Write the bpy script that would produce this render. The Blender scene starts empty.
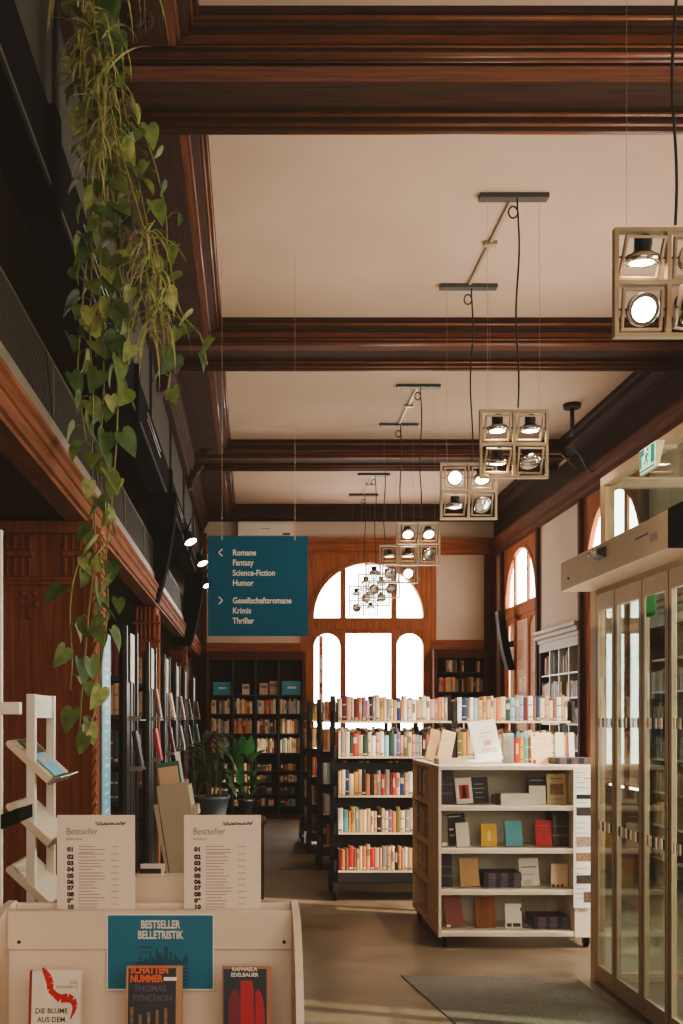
import bpy, math, random
from mathutils import Vector, Matrix
rnd = random.Random(7)
S = bpy.context.scene
COL = S.collection
PI = math.pi
EYE = 1.6
VX, VY, F = 251.0, 718.0, 1000.0

def X(px, Y): return (px - VX) * Y / F
def Z(py, Y): return EYE + (VY - py) * Y / F

# ------------------------------------------------------------------ materials
MC = {}
def lin(c):
    return tuple((v / 255 / 12.92) if v / 255 <= 0.04045 else (((v / 255) + 0.055) / 1.055) ** 2.4 for v in c)

def mat(name, rgb, rough=0.6, metal=0.0, var=0.12, scale=6.0, spec=0.4, emit=0.0, bump=0.0, stretch=(1, 1, 1)):
    if name in MC: return MC[name]
    m = bpy.data.materials.new(name); m.use_nodes = True
    nt = m.node_tree; b = nt.nodes['Principled BSDF']
    c = lin(rgb)
    tc = nt.nodes.new('ShaderNodeTexCoord'); mp = nt.nodes.new('ShaderNodeMapping')
    mp.inputs['Scale'].default_value = stretch
    nz = nt.nodes.new('ShaderNodeTexNoise'); nz.inputs['Scale'].default_value = scale
    nz.inputs['Detail'].default_value = 4
    rp = nt.nodes.new('ShaderNodeValToRGB')
    rp.color_ramp.elements[0].position = 0.3; rp.color_ramp.elements[1].position = 0.7
    rp.color_ramp.elements[0].color = tuple(v * (1 - var) for v in c) + (1,)
    rp.color_ramp.elements[1].color = tuple(min(1, v * (1 + var)) for v in c) + (1,)
    L = nt.links
    L.new(tc.outputs['Object'], mp.inputs['Vector']); L.new(mp.outputs['Vector'], nz.inputs['Vector'])
    L.new(nz.outputs['Fac'], rp.inputs['Fac']); L.new(rp.outputs['Color'], b.inputs['Base Color'])
    b.inputs['Roughness'].default_value = rough; b.inputs['Metallic'].default_value = metal
    b.inputs['Specular IOR Level'].default_value = spec
    if emit:
        b.inputs['Emission Color'].default_value = c + (1,); b.inputs['Emission Strength'].default_value = emit
    if bump:
        bp = nt.nodes.new('ShaderNodeBump'); bp.inputs['Strength'].default_value = bump; bp.inputs['Distance'].default_value = 0.01
        L.new(nz.outputs['Fac'], bp.inputs['Height']); L.new(bp.outputs['Normal'], b.inputs['Normal'])
    MC[name] = m
    return m

def wood(name, rgb, axis, rough=0.72, var=0.35):
    st = {'x': (0.5, 9, 9), 'y': (9, 0.5, 9), 'z': (9, 9, 0.5)}[axis]
    return mat(name, rgb, rough, 0, var, 5.0, 0.08, 0, 0.08, st)

def glass(name, tint=(0.86, 0.93, 0.9), refl=1.0):
    if name in MC: return MC[name]
    m = bpy.data.materials.new(name); m.use_nodes = True
    nt = m.node_tree; nt.nodes.clear()
    o = nt.nodes.new('ShaderNodeOutputMaterial'); mx = nt.nodes.new('ShaderNodeMixShader')
    t = nt.nodes.new('ShaderNodeBsdfTransparent'); g = nt.nodes.new('ShaderNodeBsdfGlossy'); f = nt.nodes.new('ShaderNodeFresnel')
    ge = nt.nodes.new('ShaderNodeNewGeometry'); mr = nt.nodes.new('ShaderNodeMapRange')
    mr.inputs[3].default_value = 1.5; mr.inputs[4].default_value = 1 / 1.5
    nt.links.new(ge.outputs['Backfacing'], mr.inputs[0]); nt.links.new(mr.outputs[0], f.inputs['IOR'])
    t.inputs['Color'].default_value = tint + (1,); g.inputs['Roughness'].default_value = 0.01
    ma = nt.nodes.new('ShaderNodeMath'); ma.operation = 'MULTIPLY'; ma.inputs[1].default_value = refl
    nt.links.new(f.outputs[0], ma.inputs[0]); nt.links.new(ma.outputs[0], mx.inputs[0])
    nt.links.new(t.outputs[0], mx.inputs[1]); nt.links.new(g.outputs[0], mx.inputs[2]); nt.links.new(mx.outputs[0], o.inputs[0])
    MC[name] = m
    return m

def glow(name, rgb, s):
    if name in MC: return MC[name]
    m = bpy.data.materials.new(name); m.use_nodes = True
    nt = m.node_tree; nt.nodes.clear()
    o = nt.nodes.new('ShaderNodeOutputMaterial'); e = nt.nodes.new('ShaderNodeEmission')
    e.inputs[0].default_value = lin(rgb) + (1,); e.inputs[1].default_value = s
    nt.links.new(e.outputs[0], o.inputs[0]); MC[name] = m
    return m

def leafmat(name, a, b_, scale=14):
    if name in MC: return MC[name]
    m = mat(name, a, 0.45, 0, 0.1, scale, 0.5)
    nt = m.node_tree
    rp = [n for n in nt.nodes if n.type == 'VALTORGB'][0]
    rp.color_ramp.elements[0].color = lin(a) + (1,); rp.color_ramp.elements[1].color = lin(b_) + (1,)
    b = nt.nodes['Principled BSDF']
    b.inputs['Subsurface Weight'].default_value = 0.0
    tr = nt.nodes.new('ShaderNodeBsdfTranslucent'); mx = nt.nodes.new('ShaderNodeMixShader'); mx.inputs[0].default_value = 0.35
    o = [n for n in nt.nodes if n.type == 'OUTPUT_MATERIAL'][0]
    nt.links.new(rp.outputs[0], tr.inputs[0]); nt.links.new(b.outputs[0], mx.inputs[1]); nt.links.new(tr.outputs[0], mx.inputs[2])
    nt.links.new(mx.outputs[0], o.inputs[0])
    return m

WX = wood('dark wood along x', (56, 34, 22), 'x')
WY = wood('dark wood along y', (56, 33, 22), 'y')
WBEAD = mat('polished wood bead', (112, 64, 38), 0.3, 0, 0.2, 6, 0.4)
WMIDX = wood('mid brown wood along x', (92, 52, 32), 'x')
WMID = wood('mid brown wood', (98, 56, 34), 'y')
WZ = wood('dark wood along z', (84, 46, 30), 'z')
WR = wood('reddish wood', (160, 94, 60), 'z')
WRX = wood('reddish wood along x', (150, 86, 54), 'x')
WFASC = wood('gallery fascia wood', (122, 72, 46), 'y')
WPIER = wood('pier wood', (126, 66, 42), 'z')
WDARK = wood('very dark wood', (52, 34, 26), 'z', 0.5)
WLIGHT = wood('pale wood', (150, 98, 66), 'z')
PLASTER = mat('cream plaster', (206, 182, 158), 0.9, 0, 0.05, 2.0, 0.2)
CEILM = mat('ceiling plaster', (186, 160, 138), 0.95, 0, 0.05, 1.2, 0.1)
BLACK = mat('black steel', (30, 28, 26), 0.45, 0.0, 0.15, 8)
BLACKM = mat('black matt', (14, 12, 11), 0.95, 0, 0.1, 8, 0.04)
DKGREY = mat('dark grey metal', (70, 66, 58), 0.5, 0.3, 0.1, 8)
GREYP = mat('grey gallery panel', (58, 54, 44), 0.6, 0, 0.08, 3)
PLATE = mat('grey metal plate', (128, 116, 102), 0.4, 0.5, 0.1, 8)
GRILL = mat('grille metal', (66, 60, 50), 0.5, 0.5, 0.1, 8)
CREAM = mat('cream lacquer', (218, 198, 176), 0.5, 0, 0.03, 3)
WHITE = mat('white lacquer', (228, 214, 198), 0.45, 0, 0.03, 4)
WHITEC = mat('cart white laminate', (222, 206, 184), 0.5, 0, 0.03, 4)
BIRCH = wood('birch edge', (228, 192, 148), 'z', 0.5, 0.08)
CARTIN = mat('cart inner grey', (186, 174, 154), 0.7, 0, 0.04, 4)
ALU = mat('bronze aluminium', (166, 142, 114), 0.4, 0.3, 0.06, 6)
ALUL = mat('lit bronze aluminium', (190, 156, 118), 0.35, 0.4, 0.06, 6)  # bronze aluminium lightened for the light falling on the post
ALUD = mat('dark rubber seal', (44, 36, 30), 0.7, 0, 0.1, 6)
HOUS = mat('operator housing', (172, 148, 120), 0.45, 0.2, 0.04, 4)
LAMPF = mat('lamp frame lacquer', (158, 138, 110), 0.45, 0.2, 0.05, 8)
CHROME = mat('reflector chrome', (190, 182, 170), 0.18, 0.9, 0.05, 8)
PAPER = mat('white paper', (226, 208, 190), 0.8, 0, 0.02, 5)
PAPERW = mat('bright paper', (236, 228, 220), 0.8, 0, 0.02, 5)
INK = mat('black ink', (38, 34, 32), 0.8, 0, 0.05, 5)
INKG = mat('grey ink', (128, 112, 100), 0.8, 0, 0.05, 5)
INKL = mat('pale grey ink', (170, 152, 136), 0.8, 0, 0.05, 5)
TEAL = mat('teal board', (4, 84, 106), 0.6, 0, 0.06, 2.5, 0.12)
TEALP = mat('teal poster print', (20, 108, 132), 0.45, 0, 0.1, 4)
TEALD = mat('dark teal print', (18, 62, 76), 0.5, 0, 0.2, 18)
LETTER = mat('sign lettering', (214, 206, 192), 0.7, 0, 0.02, 4)
BLUE = mat('light blue banner', (112, 168, 190), 0.5, 0, 0.05, 3)
CORD = mat('black cord', (28, 24, 22), 0.6, 0, 0.1, 5)
WIRE = mat('steel wire', (150, 138, 122), 0.4, 0.6, 0.05, 5)
GLS = glass('door glass')
GLW = glass('window glass', (0.97, 0.98, 0.98))
ACR = glass('clear acrylic', (0.93, 0.93, 0.9), 1.2)
PAGES = mat('book pages', (206, 182, 150), 0.9, 0, 0.06, 40, 0.2)
LAMPON = glow('lit lamp', (255, 236, 206), 60)
LAMPDIM = glow('half lit lamp', (255, 232, 205), 7)

# ------------------------------------------------------------------ mesh builder
class MB:
    def __init__(s): s.v, s.f, s.m, s.sm = [], [], [], []
    def add(s, vs, fs, mi=0, smooth=False, M=None):
        b = len(s.v)
        for p in vs:
            p = Vector(p)
            s.v.append(tuple(M @ p) if M is not None else tuple(p))
        for f in fs:
            s.f.append(tuple(b + i for i in f)); s.m.append(mi); s.sm.append(smooth)
        return s
    def box(s, x0, x1, y0, y1, z0, z1, mi=0, M=None):
        vs = [(x0, y0, z0), (x1, y0, z0), (x1, y1, z0), (x0, y1, z0), (x0, y0, z1), (x1, y0, z1), (x1, y1, z1), (x0, y1, z1)]
        return s.add(vs, [(0, 3, 2, 1), (4, 5, 6, 7), (0, 1, 5, 4), (1, 2, 6, 5), (2, 3, 7, 6), (3, 0, 4, 7)], mi, False, M)
    def prism(s, poly, axis, a, b, mi=0, smooth=False, M=None):
        # poly: list of 2d points; axis 'x': (y,z), 'y': (x,z), 'z': (x,y)
        def P(p, t):
            return {'x': (t, p[0], p[1]), 'y': (p[0], t, p[1]), 'z': (p[0], p[1], t)}[axis]
        n = len(poly)
        vs = [P(p, a) for p in poly] + [P(p, b) for p in poly]
        s.add(vs, [(i, (i + 1) % n, n + (i + 1) % n, n + i) for i in range(n)], mi, smooth, M)
        return s.add(vs, [tuple(range(n - 1, -1, -1)), tuple(range(n, 2 * n))], mi, False, M)
    def lathe(s, prof, c=(0, 0, 0), n=20, mi=0, M=None, smooth=True):
        # prof (r,z) about z
        vs, fs = [], []
        for r, z in prof:
            for k in range(n):
                a = 2 * PI * k / n
                vs.append((c[0] + r * math.cos(a), c[1] + r * math.sin(a), c[2] + z))
        for i in range(len(prof) - 1):
            for k in range(n):
                fs.append((i * n + k, i * n + (k + 1) % n, (i + 1) * n + (k + 1) % n, (i + 1) * n + k))
        s.add(vs, fs, mi, smooth, M)
        caps = []
        if prof[0][0] > 1e-6: caps.append(tuple(range(n - 1, -1, -1)))
        if prof[-1][0] > 1e-6: caps.append(tuple((len(prof) - 1) * n + k for k in range(n)))
        if caps: s.add(vs, caps, mi, False, M)
        return s
    def tube(s, pts, r, n=6, mi=0, cap=True):
        pts = [Vector(p) for p in pts]
        rs = r if isinstance(r, (list, tuple)) else [r] * len(pts)
        vs, fs = [], []
        up = Vector((0.13, 0.31, 0.94))
        for i, p in enumerate(pts):
            d = (pts[min(i + 1, len(pts) - 1)] - pts[max(i - 1, 0)])
            d = d.normalized() if d.length > 1e-9 else Vector((0, 0, 1))
            a = d.cross(up)
            if a.length < 0.05: a = d.cross(Vector((1, 0, 0)))
            a.normalize(); b = d.cross(a)
            for k in range(n):
                t = 2 * PI * k / n
                vs.append(tuple(p + (a * math.cos(t) + b * math.sin(t)) * rs[i]))
        for i in range(len(pts) - 1):
            for k in range(n):
                fs.append((i * n + k, i * n + (k + 1) % n, (i + 1) * n + (k + 1) % n, (i + 1) * n + k))
        if cap:
            fs.append(tuple(range(n - 1, -1, -1))); fs.append(tuple((len(pts) - 1) * n + k for k in range(n)))
        return s.add(vs, fs, mi, True)
    def text(s, body, x, y, z, size, mi=0, align='LEFT', bold=0.0, M=None, sx=1.0):
        """flat lettering in the x/z plane facing -y"""
        vs, fs = text_geo(body, size, align, bold)
        vs = [(x + v[0] * sx, y - v[2], z + v[1]) for v in vs]
        return s.add(vs, fs, mi, False, M)
    def mesh(s, name, mats):
        me = bpy.data.meshes.new(name)
        me.from_pydata(s.v, [], s.f)
        for m in (mats if isinstance(mats, (list, tuple)) else [mats]): me.materials.append(m)
        me.polygons.foreach_set('material_index', s.m)
        me.polygons.foreach_set('use_smooth', s.sm)
        me.update()
        return me
    def build(s, name, mats, parent=None, bevel=0.0, loc=None, rot=None):
        o = bpy.data.objects.new(name, s.mesh(name, mats))
        COL.objects.link(o)
        if parent is not None: o.parent = parent
        if loc is not None: o.location = loc
        if rot is not None: o.rotation_euler = rot
        if bevel:
            b = o.modifiers.new('edge', 'BEVEL'); b.width = bevel; b.segments = 2; b.limit_method = 'ANGLE'; b.angle_limit = 0.7
        return o

_TG = {}
def text_geo(body, size, align, bold):
    key = (body, align, round(bold / size, 3))
    if key not in _TG:
        cu = bpy.data.curves.new('t', 'FONT'); cu.body = body; cu.size = 1.0
        cu.align_x = align; cu.align_y = 'CENTER'; cu.offset = bold / size; cu.resolution_u = 3
        ob = bpy.data.objects.new('t', cu); COL.objects.link(ob)
        dg = bpy.context.evaluated_depsgraph_get()
        me = bpy.data.meshes.new_from_object(ob.evaluated_get(dg))
        _TG[key] = ([tuple(v.co) for v in me.vertices], [tuple(p.vertices) for p in me.polygons])
        bpy.data.objects.remove(ob); bpy.data.curves.remove(cu); bpy.data.meshes.remove(me)
    vs, fs = _TG[key]
    return [(a * size, b * size, c) for a, b, c in vs], fs

def tag(o, label, cat, group=None, kind=None):
    if label: o['label'] = label
    if cat: o['category'] = cat
    if group: o['group'] = group
    if kind: o['kind'] = kind
    return o
def thing(name, label, cat, loc=(0, 0, 0), rotz=0.0, group=None, rot=None):
    o = bpy.data.objects.new(name, None); COL.objects.link(o)
    o.location = loc; o.rotation_euler = rot or (0, 0, rotz); o.empty_display_size = 0.1
    return tag(o, label, cat, group)
def struct(o, label=None, cat=None):
    o['kind'] = 'structure'
    if label: o['label'] = label
    if cat: o['category'] = cat
    return o
def sroot(name, label=None, cat=None):
    o = bpy.data.objects.new(name, None); COL.objects.link(o)
    return struct(o, label, cat)
ORD = ['zeroth', 'first', 'second', 'third', 'fourth', 'fifth', 'sixth', 'seventh', 'eighth', 'ninth', 'tenth', 'eleventh', 'twelfth', 'thirteenth', 'fourteenth',
       'fifteenth', 'sixteenth', 'seventeenth', 'eighteenth', 'nineteenth']
def ordinal(n):
    if n < 20: return ORD[n]
    tens = {2: ('twentieth', 'twenty'), 3: ('thirtieth', 'thirty'), 4: ('fortieth', 'forty')}[n // 10]
    return tens[0] if n % 10 == 0 else tens[1] + '-' + ORD[n % 10]

# ------------------------------------------------------------------ camera
cam = bpy.data.cameras.new('camera'); co = bpy.data.objects.new('camera', cam); COL.objects.link(co)
co.location = (0, 0, EYE); co.rotation_euler = (PI / 2, 0, 0)
cam.sensor_fit = 'AUTO'; cam.sensor_width = 36.0; cam.lens = 36.0 * F / 1024
cam.shift_x = (341.5 - VX) / 1024; cam.shift_y = (VY - 512) / 1024
cam.clip_start = 0.05; cam.clip_end = 100
S.camera = co

# ------------------------------------------------------------------ room shell
YB = 16.3           # end wall
XR = 3.95           # long wall with windows
HB, HP = 4.80, 5.02
FLOOR = bpy.data.materials.new('polished screed'); FLOOR.use_nodes = True
nt = FLOOR.node_tree; b = nt.nodes['Principled BSDF']
tc = nt.nodes.new('ShaderNodeTexCoord')
n1 = nt.nodes.new('ShaderNodeTexNoise'); n1.inputs['Scale'].default_value = 1.6; n1.inputs['Detail'].default_value = 6; n1.inputs['Roughness'].default_value = 0.65
n2 = nt.nodes.new('ShaderNodeTexNoise'); n2.inputs['Scale'].default_value = 160; n2.inputs['Detail'].default_value = 2
r1 = nt.nodes.new('ShaderNodeValToRGB'); r1.color_ramp.elements[0].position = 0.32; r1.color_ramp.elements[1].position = 0.7
r1.color_ramp.elements[0].color = lin((94, 76, 58)) + (1,); r1.color_ramp.elements[1].color = lin((140, 122, 102)) + (1,)
r2 = nt.nodes.new('ShaderNodeValToRGB'); r2.color_ramp.elements[0].position = 0.35; r2.color_ramp.elements[1].position = 0.65
r2.color_ramp.elements[0].color = (0.72, 0.72, 0.72, 1); r2.color_ramp.elements[1].color = (1.1, 1.1, 1.1, 1)
mx = nt.nodes.new('ShaderNodeMix'); mx.data_type = 'RGBA'; mx.blend_type = 'MULTIPLY'; mx.inputs[0].default_value = 1
for n in (n1, n2): nt.links.new(tc.outputs['Object'], n.inputs['Vector'])
nt.links.new(n1.outputs['Fac'], r1.inputs[0]); nt.links.new(n2.outputs['Fac'], r2.inputs[0])
nt.links.new(r1.outputs[0], mx.inputs[6]); nt.links.new(r2.outputs[0], mx.inputs[7]); nt.links.new(mx.outputs[2], b.inputs['Base Color'])
rr = nt.nodes.new('ShaderNodeMapRange'); rr.inputs[3].default_value = 0.2; rr.inputs[4].default_value = 0.42
nt.links.new(n1.outputs['Fac'], rr.inputs[0]); nt.links.new(rr.outputs[0], b.inputs['Roughness'])

struct(MB().box(-3.6, 4.05, -2.6, 16.5, -0.1, 0).build('floor', FLOOR))
struct(MB().box(-3.6, 4.05, -2.6, 16.5, HP, HP + 0.1).build('ceiling', CEILM))
struct(MB().box(-3.7, -3.6, -2.6, 16.5, 0, HP).build('wall_left', WDARK))
struct(MB().box(-3.6, 4.05, -2.7, -2.6, 0, HP).build('wall_front', PLASTER))

# entrance mat laid in the floor
MATM = mat('dark entrance mat', (100, 92, 80), 0.9, 0, 0.3, 90, 0.1, 0, 0.3)
tag(MB().prism([(0.93, 6.2), (1.30, 3.6), (2.0, 3.6), (2.0, 6.12)], 'z', 0.0005, 0.006).build('entrance_mat', MATM),
    'dark grey entrance mat lying on the floor in front of the glass doors', 'mat')

# ceiling beams across the room
def beam_prof(c):
    h = [(-.35, HP), (-.35, 4.995), (-.335, 4.985), (-.335, 4.96), (-.318, 4.945), (-.318, 4.93), (-.305, 4.925), (-.305, 4.845), (-.325, 4.835), (-.33, 4.815), (-.32, HB), (-.29, HB), (-.28, 4.815), (-.25, 4.825), (-.25, 4.84), (-.22, 4.86)]
    g = [(-y, z) for y, z in reversed(h)]
    q = h + g
    return [(c + y, z) for y, z in q]
BC = [5.15, 8.885, 12.62]
tn = 1
for c in BC:
    mb = MB().prism(beam_prof(c), 'x', -0.72, XR)
    for (dy, z, r) in ((-.342, 4.965, .012), (-.318, 4.84, .010), (.318, 4.806, .015), (.265, 4.815, .010), (.215, 4.838, .010), (-.318, 4.806, .012), (-.25, 4.822, .009), (.342, 4.965, .012)):
        mb.tube([(-.72, c + dy, z), (XR, c + dy, z)], r, 8, 1)
    mb.box(-.72, XR, c - .17, c - .05, 4.845, 4.852, 2)
    mb.box(-.72, XR, c - .312, c - .304, 4.862, 4.905, 2); mb.box(-.72, XR, c + .304, c + .312, 4.862, 4.905, 2)
    struct(mb.build('trim_%d' % tn, [WX, WBEAD, WMIDX]), 'dark wood ceiling beam', 'beam'); tn += 1
h = [(15.97, HP), (15.97, 4.985), (15.995, 4.97), (15.995, 4.925), (16.03, 4.90), (16.05, 4.845), (16.065, HB), (YB, HB), (YB, HP)]
struct(MB().prism(h, 'x', -0.72, XR).build('trim_%d' % tn, WX), 'dark wood beam along the end wall', 'beam'); tn += 1
# long strip with mouldings, beside the gallery
lp = [(-.25, HP), (-.25, 4.99), (-.275, 4.975), (-.275, 4.94), (-.305, 4.925), (-.305, 4.895), (-.34, 4.88), (-.355, 4.85), (-.40, 4.835), (-.40, 4.825), (-.72, 4.825), (-.72, HP)]
mb = MB()
edges = [1.4] + [v for c in BC for v in (c - .345, c + .345)] + [15.97]
for k in range(0, len(edges), 2):
    mb.prism(lp, 'y', edges[k], edges[k + 1])
# end returns that close the coffers
for k in range(0, len(edges), 2):
    for (xx, z, r) in ((-.262, 4.985, .010), (-.285, 4.937, .010), (-.35, 4.862, .010)): mb.tube([(xx, edges[k], z), (xx, edges[k + 1], z)], r, 8, 1)
for k in range(0, len(edges), 2): mb.box(-.398, -.357, edges[k], edges[k + 1], 4.828, 4.837, 2)
struct(mb.build('trim_%d' % tn, [WY, WBEAD, WMID]), 'dark wood strip with mouldings along the ceiling', 'trim'); tn += 1
rp_ = [(3.78, HP), (3.78, 4.97), (3.81, 4.95), (3.81, 4.88), (3.84, 4.86), (3.86, 4.82), (XR, 4.80), (XR, HP)]
mb = MB()
for k in range(0, len(edges), 2):
    mb.prism(rp_, 'y', edges[k], edges[k + 1])
struct(mb.build('trim_%d' % tn, WY), 'dark wood moulding along the window wall ceiling', 'trim'); tn += 1
# carved rosettes and corbels where beams meet the gallery
for c in BC:
    mb = MB()
    M = Matrix.Translation((-0.53, c - 0.55, 4.825)) @ Matrix.Rotation(PI, 4, 'X')
    mb.lathe([(0.085, 0.0), (0.085, 0.012), (0.07, 0.022), (0.055, 0.012), (0.045, 0.012), (0.03, 0.03), (0.0001, 0.036)], n=24, M=M)
    for k in range(8):
        a = 2 * PI * k / 8
        mb.lathe([(0.014, 0), (0.014, 0.012), (0.0001, 0.022)], c=(0.052 * math.cos(a), 0.052 * math.sin(a), 0.008), n=8, M=M)
    struct(mb.build('trim_%d' % tn, WY), 'carved round rosette on the ceiling strip', 'trim'); tn += 1
    pr = [(-.80, 4.80), (-.60, 4.80), (-.60, 4.77), (-.63, 4.75), (-.64, 4.71), (-.68, 4.68), (-.69, 4.63), (-.73, 4.58), (-.74, 4.50), (-.80, 4.46)]
    struct(MB().prism(pr, 'y', c - .08, c + .08).build('trim_%d' % tn, WY, bevel=0.006), 'carved wooden corbel under a beam end', 'trim'); tn += 1

# ---- gallery on the long side (x <= -0.8)
GX = -0.80
fp = [(GX - .12, 2.58), (GX - .02, 2.58), (GX - .02, 2.60), (GX - .005, 2.605), (GX - .005, 2.66), (GX + .005, 2.665), (GX + .005, 2.70), (GX + .02, 2.71), (GX + .02, 2.725), (GX + .005, 2.735), (GX + .005, 2.75), (GX - .12, 2.75)]
struct(MB().prism(fp, 'y', 0.6, YB).build('trim_%d' % tn, WFASC), 'moulded wooden fascia of the gallery', 'trim'); tn += 1
struct(MB().box(-3.6, GX - .12, 0.6, YB, 2.6, 2.72).build('gallery_floor_slab', WDARK), 'underside of the gallery floor', 'floor')
struct(MB().box(-2.5, -2.4, 0.6, YB, 2.72, HP).build('gallery_wall', BLACKM), 'gallery back wall made black to stand for the dark void', 'wall')  # black colour stands for the unlit gallery interior
# low grille railing
rail = thing('gallery_railing', 'low dark metal grille railing running along the gallery edge above the wooden fascia', 'railing', (GX, 0.6, 2.75))
MB().box(-.035, -.02, 0, YB - .62, 0.0, .085).build('bottom_plate', PLATE, rail)
for k in range(13):
    y0 = k * 1.2; mb = MB()
    mb.box(-.05, -.03, y0, y0 + .025, .085, .345)
    mb.box(-.05, -.03, y0, y0 + 1.2, .335, .35)
    n = 38
    for i in range(n):
        yy = y0 + .03 + i * (1.16 / n)
        mb.add([(-.042, yy, .085), (-.030, yy, .085), (-.030, yy + .010, .085), (-.042, yy + .010, .085), (-.042, yy - .15, .335), (-.030, yy - .15, .335), (-.030, yy - .14, .335), (-.042, yy - .14, .335)],
               [(0, 3, 2, 1), (4, 5, 6, 7), (0, 1, 5, 4), (1, 2, 6, 5), (2, 3, 7, 6), (3, 0, 4, 7)])
    mb.box(-.06, -.052, y0, y0 + 1.2, .085, .345, 1)
    mb.build('grille_panel', [GRILL, BLACKM], rail)
# black beam with conduits and grey panels above
gb = thing('gallery_light_beam', 'long black steel box beam with pale conduit lines above the gallery railing', 'beam', (GX, 0.6, 3.7))
MB().box(-.16, 0.0, 0, YB - .62, 0.0, .33).build('beam_body', BLACKM, gb, 0.004)
MB().box(0.0, .012, 0, YB - .62, 0.0, .02).build('edge_highlight', DKGREY, gb)  # grey strip stands for the highlight along the beam's lower edge
for zz in (.17, .22):
    mb = MB()
    for k in range(5):
        y0 = 1.2 + k * 2.9
        mb.tube([(.012, y0, zz), (.012, y0 + 1.1, zz)], .005, 6)
    mb.build('conduit', PLATE, gb)
for k in range(5):
    y0 = 3.35 + k * 2.9
    MB().box(0.0, .03, y0, y0 + .12, -.08, .33).build('bracket', BLACKM, gb, 0.003)
gp = thing('gallery_screen', 'row of tall grey panels between black mullions under the ceiling cornice', 'screen', (GX, 0.6, 4.035))
for k in range(8):
    y0 = k * 2.0 - .4
    if y0 < 0: y0 = 0
    MB().box(-.05, -.03, y0 + .03, k * 2.0 + 1.57, 0, .56).build('panel', GREYP, gp)
    MB().box(-.07, -.01, k * 2.0 + 1.57, k * 2.0 + 1.63, 0, .56).build('mullion', BLACK, gp)
cp = [(-.84, 4.60), (-.775, 4.60), (-.775, 4.63), (-.76, 4.65), (-.745, 4.70), (-.72, 4.715), (-.72, 4.75), (-.70, 4.77), (-.69, 4.825), (-.84, 4.825)]
struct(MB().prism(cp, 'y', 0.6, YB - .02).build('trim_%d' % tn, WY), 'wooden cornice above the grey gallery panels', 'trim'); tn += 1

# piers under the gallery
pier = sroot('column_1', 'broad carved wooden pier carrying the gallery', 'pier')
px0, px1, py0, py1 = -1.235, -0.795, 5.0, 5.45
mb = MB(); mb.box(px0, px1, py0, py1, 0, 2.58)
mb.build('pier_body', WPIER, pier)
mb = MB()
mb.box(px0 - .015, px1 + .008, py0 - .02, py0, 2.265, 2.285); mb.box(px0 - .02, px1 + .01, py0 - .03, py0, 2.285, 2.30)
mb.box(px0 - .02, px1 + .01, py0 - .035, py0, 2.52, 2.58)
for (a, c_) in ((px0, px0 + .15), (px1 - .15, px1)):
    mb.box(a, c_, py0 - .012, py0, 2.30, 2.52)
    mb.box(a + .004, c_ - .004, py0 - .03, py0 - .012, 2.405, 2.43)
    for k in range(4):
        xx = a + .02 + k * .037
        mb.tube([(xx, py0 - .012, 2.31), (xx, py0 - .012, 2.40)], .012, 8)
        mb.tube([(xx, py0 - .012, 2.435), (xx, py0 - .012, 2.515)], .012, 8)
mb.build('capital', WPIER, pier, 0.003)
mb = MB()
mb.box(px0, px0 + .05, py0 - .012, py0, 0, 2.265); mb.box(px1 - .05, px1, py0 - .012, py0, 0, 2.265)
mb.box(px0 + .05, px1 - .05, py0 - .012, py0, 0, .25)
mb.build('pier_frame', WPIER, pier, 0.004)
mb = MB()
for dx, dz in ((0, 0), (.035, .0), (-.035, 0), (0, .035), (0, -.035), (.03, .05), (-.03, .05), (.0, -.06)):
    M = Matrix.Translation((px0 + .125 + dx, py0, 2.17 + dz)) @ Matrix.Rotation(PI / 2, 4, 'X') @ Matrix.Rotation(PI / 4, 4, 'Z')
    mb.lathe([(.022, 0), (.02, .010), (.0001, .018)], n=4, M=M, smooth=False)
mb.build('carved_ornament', WPIER, pier)
mb = MB()   # twisted corner post with worn edges
for a0 in (0, PI):
    pts = []
    for k in range(150):
        zz = .2 + k * 2.3 / 150; a = a0 + k * .9
        pts.append((px1 + .012 + .009 * math.cos(a), py0 - .012 + .009 * math.sin(a), zz))
    mb.tube(pts, .010, 5)
mb.build('twisted_bead', WR, pier)
mb = MB()
mb.box(px1, px1 + .03, py0 + .1, py0 + .26, 2.02, 2.57)
for k in range(14):
    mb.box(px1 + .03, px1 + .04, py0 + .11, py0 + .25, 2.04 + k * .037, 2.06 + k * .037)
mb.build('carved_side', WLIGHT, pier, 0.003)

for n_, yc in ((2, 8.9), (3, 12.6)):
    c_ = sroot('column_%d' % n_, 'slender wooden column with fluted head under the gallery', 'column')
    mb = MB(); mb.box(-1.02, -.83, yc - .15, yc + .15, 0, 2.58); mb.build('shaft', WPIER, c_, 0.005)
    MB().tube([(-.815, yc - .13, 0), (-.815, yc - .13, 2.5)], .02, 10).build('corner_bead', WLIGHT, c_)  # corner bead paler than the column shaft
    mb = MB()
    mb.box(-1.03, -.79, yc - .17, yc - .15, 2.26, 2.285); mb.box(-1.03, -.79, yc - .17, yc - .15, 2.42, 2.44)
    for k in range(5):
        xx = -1.0 + k * .037
        mb.tube([(xx, yc - .155, 2.29), (xx, yc - .155, 2.42)], .013, 8); mb.tube([(xx, yc - .155, 2.44), (xx, yc - .155, 2.57)], .013, 8)
    mb.build('fluted_head', WPIER, c_)

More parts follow.
